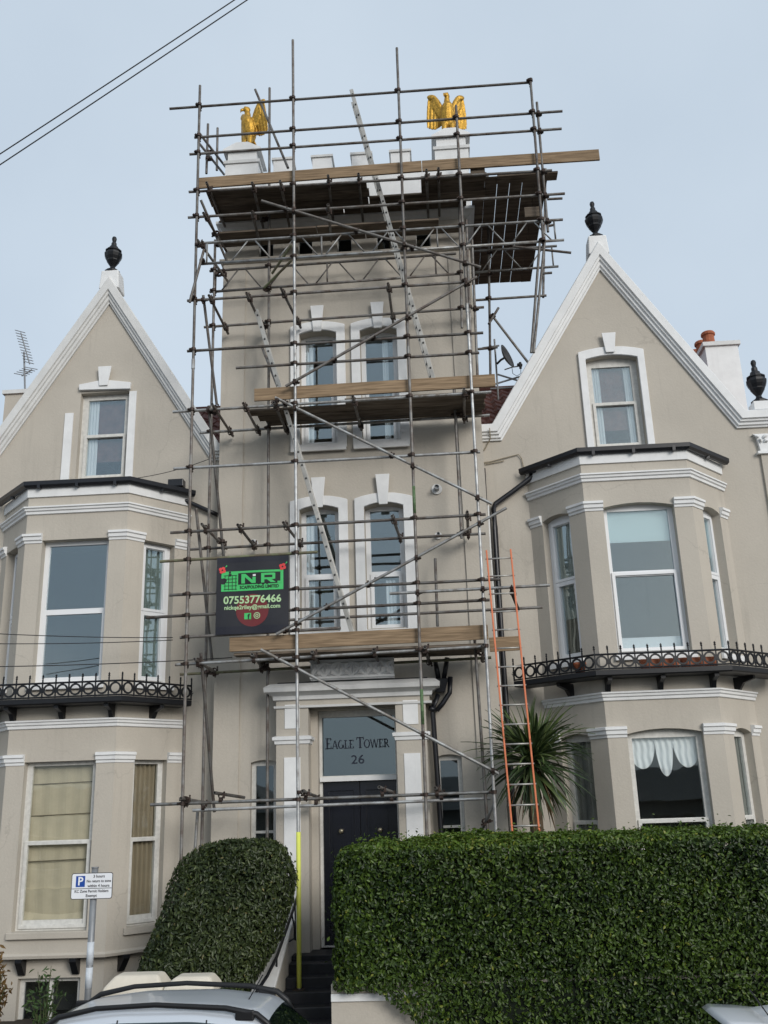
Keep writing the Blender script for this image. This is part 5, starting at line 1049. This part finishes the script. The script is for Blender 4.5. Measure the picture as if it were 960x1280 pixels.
# ------------------------------------------------------------------ parked cars
def interp(x, pts):
    xs_, ys_ = zip(*pts); return float(np.interp(x, xs_, ys_))
def smoothp(x, pts):
    return sum(interp(x + d, pts) * w for d, w in ((-.10, .12), (-.05, .22), (0, .32), (.05, .22), (.10, .12)))
def car(name, label, x0, yc, flip, paint, hs, rails, extra_spoiler=False, ls=1.0):
    L = 4.25; root = thing(name, label, 'car', (x0 + (L / 2 if not flip else -L / 2) * ls, yc, 0))
    top = [(0, .58), (.12, .74), (.5, .86), (1.0, .95), (1.2, 1.0), (2.05, 1.42), (2.5, 1.475), (3.2, 1.475), (3.75, 1.40), (4.02, 1.10), (4.18, .92), (4.25, .70)]
    wid = [(0, .66), (.2, .76), (.7, .83), (3.6, .84), (4.1, .79), (4.25, .72)]
    def pt(x, t, off=0.0):
        z1 = smoothp(x, top) * hs; w_ = smoothp(x, wid); zb = min(.93 * hs + .04 * (x / L), z1 - .05); g_ = min(1, max(0, (z1 / hs - 1.0) / .35)); g_ = g_ * g_ * (3 - 2 * g_)
        re = w_ * (.93 - .21 * g_); prof = [(0, w_ * .92, .26), (.2, w_ * .99, .48), (.4, w_, zb - .10), (.45, w_ * .985, zb), (.70, re, z1 - .075 * (.5 + .5 * g_)), (.76, re * .9, z1 - .03), (.88, re * .5, z1 - .006), (1.0, 0, z1)]
        ts, ys_, zs_ = zip(*prof)
        y = sum(np.interp(t + d, ts, ys_) * k for d, k in ((-.02, .25), (0, .5), (.02, .25))) if t < .97 else float(np.interp(t, ts, ys_)); z = sum(np.interp(min(1, t + d), ts, zs_) * k for d, k in ((-.02, .25), (0, .5), (.02, .25)))
        return Vector((x, y, z))
    def nrm(x, t):
        e = .01; a = pt(min(L, x + e), t) - pt(max(0, x - e), t); b = pt(x, min(1, t + e)) - pt(x, max(0, t - e)); n = a.cross(b); n = n.normalized() if n.length > 1e-9 else Vector((0, 0, 1))
        if n.y < 0 or (abs(n.y) < .05 and n.z < 0): n = -n
        return n
    W_ = lambda p, sy=1: (x0 + p.x * ls if not flip else x0 - p.x * ls, yc + (-p.y * sy), p.z)
    def patch(nm, xa, xb, ta, tb, m, off, parent=None, both=True, nx=14, nt=8, skew=0.0, across=False):
        for sy in ((1, -1) if both else (1,)):
            mb = MB(); vs = []
            for i in range(nx + 1):
                for j in range(nt + 1):
                    t = ta + (tb - ta) * j / nt; x = xa + (xb - xa) * i / nx + skew * (j / nt) * (1 if True else 0); p = pt(x, t) + nrm(x, t) * off; vs.append(W_(p, sy))
            mb.add(vs, [(i * (nt + 1) + j, i * (nt + 1) + j + 1, (i + 1) * (nt + 1) + j + 1, (i + 1) * (nt + 1) + j) for i in range(nx) for j in range(nt)]); o = mb.build(nm, m, parent or root, smooth=True)
        return o
    mb = MB(); nx, nt = 84, 44; vs = []
    for i in range(nx + 1):
        x = L * i / nx; half = [pt(x, j / nt) for j in range(nt + 1)]
        vs += [W_(p, 1) for p in half] + [W_(p, -1) for p in half[-2::-1]]
    K = 2 * nt + 1; fs = [(i * K + j, i * K + j + 1, (i + 1) * K + j + 1, (i + 1) * K + j) for i in range(nx) for j in range(K - 1)] + [tuple(range(K)), tuple(range(nx * K, nx * K + K))]
    fs += [(i * K, (i + 1) * K, (i + 1) * K + K - 1, i * K + K - 1) for i in range(nx)]
    mb.add(vs, fs); body = mb.build('body', paint, root, smooth=True); body.data.set_sharp_from_angle(angle=math.radians(40))
    cg = MATS.get('car_glass') or glass_mat('car_glass', (.10, .12, .12), .10); trim_ = mat('car_black_trim', (.012, .012, .013), .45)
    for (a, b, sk0) in ((1.62, 2.50, .26), (2.60, 3.28, .05), (3.36, 3.68, -.1)):
        patch('side_window', a, b, .475, .675, cg, .004, skew=sk0 * .6)
    patch('windscreen', 1.36, 2.02, .74, 1.0, cg, .004); patch('rear_window', 3.80, 4.02, .76, 1.0, cg, .004)
    patch('door_seam', 2.545, 2.557, .1, .69, trim_, .003, nx=1, nt=16); patch('door_seam', 3.30, 3.312, .3, .69, trim_, .003, nx=1, nt=12)
    patch('tail_light', 3.80, 3.93, .45, .66, mat('red_lamp', (.55, .015, .02), .15, var=.1, spec=.6), .008, nx=6); patch('headlight', .12, .38, .34, .52, mat('clear_lamp', (.6, .62, .64), .1, metal=.3), .008)
    for sy in (1, -1):
        d = MB(); d.obox(W_(Vector((2.38, pt(2.38, .4).y + .012, .80 * hs)), sy), V3(1, 0, 0), V3(0, 1, 0), V3(0, 0, 1), .10, .015, .02); d.build('door_handle', paint, root, bevel=.008)
        m_ = MB(); c = Vector(W_(Vector((1.62, pt(1.62, .45).y + .10, .95 * hs)), sy)); ell(m_, c, V3(0, 1, 0), V3(0, 0, 1), .12, .07, .08); m_.build('wing_mirror', paint, root, smooth=True)
        for xw in (.78, 3.38):
            c = W_(Vector((xw, .72, .30)), sy); dy_ = V3(0, -1 if sy > 0 else 1, 0); w = MB()
            w.lathe([(.16, -.1), (.24, -.105), (.295, -.09), (.305, -.04), (.305, .04), (.295, .09), (.24, .105), (.16, .1)], (0, 0, 0), 28); w.v = [(c[0] + v[0], c[1] + v[2] * dy_.y - dy_.y * .0, c[2] + v[1]) for v in w.v]; wo_ = w.build('wheel', mat('tyre_rubber', (.015, .015, .016), .85), root, smooth=True)
            r_ = MB(); r_.lathe([(.02, .105), (.05, .11), (.20, .102), (.225, .108), (.23, .095), (.16, .06)], (0, 0, 0), 24); r_.v = [(c[0] + v[0], c[1] + v[2] * dy_.y, c[2] + v[1]) for v in r_.v]; r_.build('rim', ALU, wo_)
            for k in range(5):
                a = 6.283 * k / 5; q = MB(); q.tube((c[0] + .04 * math.cos(a), c[1] + dy_.y * .108, c[2] + .04 * math.sin(a)), (c[0] + .21 * math.cos(a), c[1] + dy_.y * .106, c[2] + .21 * math.sin(a)), .02, 6); q.build('spoke', ALU, wo_)
            patch('wheel_arch', xw - .37, xw + .37, 0, .34, trim_, .004, both=False) if False else None
        if rails:
            pts = []
            for f, hgt in ((0, -.005), (.035, .03), (.09, .06), (.25, .075), (.5, .078), (.8, .072), (.93, .06), (.975, .045), (1, -.005)):
                x = 1.85 + (3.86 - 1.85) * f; p = pt(x, .725); pts.append(W_(p + Vector((0, 0, hgt)), sy))
            s = MB(); s.path(pts, [.022, .026, .027, .024, .024, .026, .03, .03, .022], 8); ro = s.build('roof_rail', trim_, root, smooth=True)
            for x in (1.88, 3.62):
                p = pt(x, .725); s = MB(); q = Vector(W_(p, sy)); s.obox(q + V3(0, 0, .03), V3(1, 0, 0), V3(0, 1, 0), V3(0, 0, 1), .09, .024, .045); s.build('rail_foot', trim_, ro, bevel=.015)
    ae = MB(); a = Vector(W_(pt(3.55, 1.0))); ae.tube(a, a + V3((.14 if not flip else -.14), 0, .22), .006, 6); ae.build('roof_aerial', trim_, root)
    if extra_spoiler:
        s = MB(); q = [pt(3.62, 1.0), pt(3.62, .80)]; vs = []
        for x, dz in ((3.45, .0), (3.75, .035), (4.0, .05), (4.06, .02), (3.95, -.03), (3.6, -.02)):
            for sy in (-1, -.5, 0, .5, 1): z = smoothp(3.7, top) * hs; vs.append(W_(Vector((x - .05 * abs(sy) ** 2, .60 * sy, z + dz - .03 * abs(sy) ** 2))))
        s.add(vs, [((i % 6) * 5 + j, (i % 6) * 5 + j + 1, ((i + 1) % 6) * 5 + j + 1, ((i + 1) % 6) * 5 + j) for i in range(6) for j in range(4)] + [tuple(k * 5 for k in range(6)), tuple(k * 5 + 4 for k in range(6))]); s.build('roof_spoiler', paint, root, smooth=True)
    return root
SILV = mat('silver_blue_car_paint', (.60, .64, .69), .3, metal=.25, var=.01, spec=.6, coat=.6); WHITEC = mat('white_car_paint', (.72, .74, .77), .3, var=.01, spec=.5, coat=.6)
car('parked_car', 'silver blue estate car with black roof rails parked before the steps', -6.02, 10.3, False, SILV, 1.0, True, ls=1.12)
xw_ = P(896, 1268, 9.9).x
car('parked_car', 'white car with a rear spoiler parked before the long hedge', xw_ + 4.03, 9.95, True, WHITEC, .88, False, True)

# ------------------------------------------------------------------ parking sign
sy_ = 11.6; a, b, c = P(90, 1092, sy_), P(141.5, 1090, sy_), P(90, 1124, sy_); SW, SH = b.x - a.x, (a.z + b.z) / 2 - c.z + .005
base = P(111, 1240, sy_); topp = P(117, 1089, sy_)
sg = thing('parking_sign', 'white parking restriction sign with blue P on a grey post', 'sign', (topp.x, sy_ + .04, .12))
post = MB(); post.tube((topp.x, sy_ + .045, .12), (topp.x, sy_ + .045, topp.z + .03), .038, 14); post.build('post', CAST, sg, smooth=True)
cp = MB(); cp.tube((topp.x, sy_ + .045, topp.z + .031), (topp.x, sy_ + .045, topp.z + .045), .043, 14); cp.build('post_cap', CAST, sg)
sx0, sz1 = a.x, (a.z + b.z) / 2; smap = lambda u, v, t: (sx0 + u, sy_ - t, sz1 - SH + v)
def rrect(u0, u1, v0, v1, r, n=4): return [(cx + r * math.cos(A + math.pi / 2 * k / n), cy + r * math.sin(A + math.pi / 2 * k / n)) for cx, cy, A in ((u1 - r, v1 - r, 0), (u0 + r, v1 - r, math.pi / 2), (u0 + r, v0 + r, math.pi), (u1 - r, v0 + r, 1.5 * math.pi)) for k in range(n + 1)]
SWH = mat('sign_white', (.80, .81, .83), .4, var=.02); SBL = mat('sign_blue', (.015, .07, .33), .4, var=.02); SBK = mat('sign_black', (.012, .013, .02), .5)
s = MB(); s.poly(rrect(0, SW, 0, SH, .025), smap, 0, -.004); pl = s.build('plate', SBK, sg)
s = MB(); s.poly(rrect(.007, SW - .007, .007, SH - .007, .02), smap, .0015, .0002); s.build('face', SWH, pl)
s = MB(); s.poly(rect(.008, SW - .008, SH * .395, SH * .415), smap, .0028, .0016); s.build('divider', SBK, pl)
s = MB(); s.poly(rect(SW * .11, SW * .33, SH * .47, SH * .89), smap, .003, .0016); s.build('blue_square', SBL, pl)
text('P', SH * .44, smap, SW * .22, SH * .675, .0035, SWH, pl, depth=.0004, bold=.003)
for tx, u, v, sz in (('3 hours', .665, .86, .155), ('No return to zone', .665, .68, .145), ('within 4 hours', .665, .50, .155), ('KC Zone Permit Holders', .5, .30, .148), ('Exempt', .5, .13, .15)):
    text(tx, SH * sz, smap, SW * u, SH * v, .003, SBK, pl, depth=.0004, sx=.92 if len(tx) > 15 else 1.0, bold=.0008)
for za, zb, m_ in ((P(108, 1178, sy_).z, P(107, 1207, sy_).z, SWH), (P(107, 1210, sy_).z, P(106, 1236, sy_).z, SWH)):
    k = MB(); k.tube((topp.x, sy_ + .045, za), (topp.x, sy_ + .045, zb), .0392, 14); k.build('sticker', mat('worn_white_sticker', (.62, .66, .70), .5, var=.12, scale=20), sg, smooth=True)

# ------------------------------------------------------------------ overhead wires
def wire(label, a, b, sag, r=.009, group=None):
    pts = []
    for i in range(17): f = i / 16; p = a.lerp(b, f); pts.append(p - V3(0, 0, sag * 4 * f * (1 - f)))
    s = MB(); s.path(pts, r, 6); return tag(s.build('overhead_wire', WIRE, smooth=True), label, 'wire', group)
wire('overhead wire crossing the open sky, the upper of a pair', P(-120, 270, 11), P(420, -85, 11), .03)
wire('overhead wire crossing the open sky, the lower of a pair', P(-120, 285, 11), P(420, -75, 11), .02)
wire('wire across the left bay windows, top of three', P(-60, 789, 13.6), P(216, 797, 15.0), .03, .007); wire('wire across the left bay windows, middle of three', P(-60, 804, 13.6), P(216, 800, 15.0), .03, .007)
wire('wire across the left bay windows, just above the balcony spikes', P(-60, 834, 13.6), P(290, 822, 15.4), .03, .008)
wire('thin wire running from the left gable foot down to the bay roof corner', P(266, 572, 15.8), P(168, 598, 15.6), .05, .006)
# ------------------------------------------------------------------ low houses invented out of view for the window panes to reflect
GREYR = mat('grey_render', (.24, .235, .22), .9, var=.15, scale=3, bump=.2)
for i, (xa, xb, lab) in enumerate(((-22, -7.2, 'low grey house added out of view for pane reflections, facing the left house'), (-7.1, 7.0, 'low grey house added out of view for pane reflections, facing the tower'), (7.1, 22, 'low grey house added out of view for pane reflections, facing the right house'))):
    t = thing('added_bungalow', lab, 'house', ((xa + xb) / 2, -9, 0), 'unseen houses added for pane reflections')
    om = lambda u, z, tt: (u, -9 + tt, z); n = 4
    ws = [rect(c - .9, c + .9, 1.2, 2.6) for c in (xa + (xb - xa) * (k + .5) / n for k in range(n))]
    w = MB(); w.poly(rect(xa, xb, -.4, 3.2), om, 0, -.3, ws); w.box(xa, xb, -17, -16.7, -.4, 3.2); w.box(xa, xa + .2, -16.7, -9.3, -.4, 3.2); w.box(xb - .2, xb, -16.7, -9.3, -.4, 3.2); w.build('wall', GREYR, t)
    for r_ in ws:
        u0, u1, z0, z1 = r_[0][0], r_[1][0], r_[0][1], r_[2][1]; m_ = (u0 + u1) / 2
        window(t, om, r_, [(u0 + .08, m_ - .03, z0 + .08, z1 - .08), (m_ + .03, u1 - .08, z0 + .08, z1 - .08)], .1, OLDW, GLASSD)
    r_ = MB(); r_.add([(xa, -8.6, 3.12), (xb, -8.6, 3.12), (xb - 1.5, -12.8, 4.5), (xa + 1.5, -12.8, 4.5), (xa, -17.3, 3.12), (xb, -17.3, 3.12)], [(0, 1, 2, 3), (3, 2, 5, 4), (0, 3, 4), (1, 5, 2), (0, 4, 5, 1)]); r_.build('roof', mat('weathered_grey_tile', (.17, .165, .16), .85, var=.2, scale=4), t)
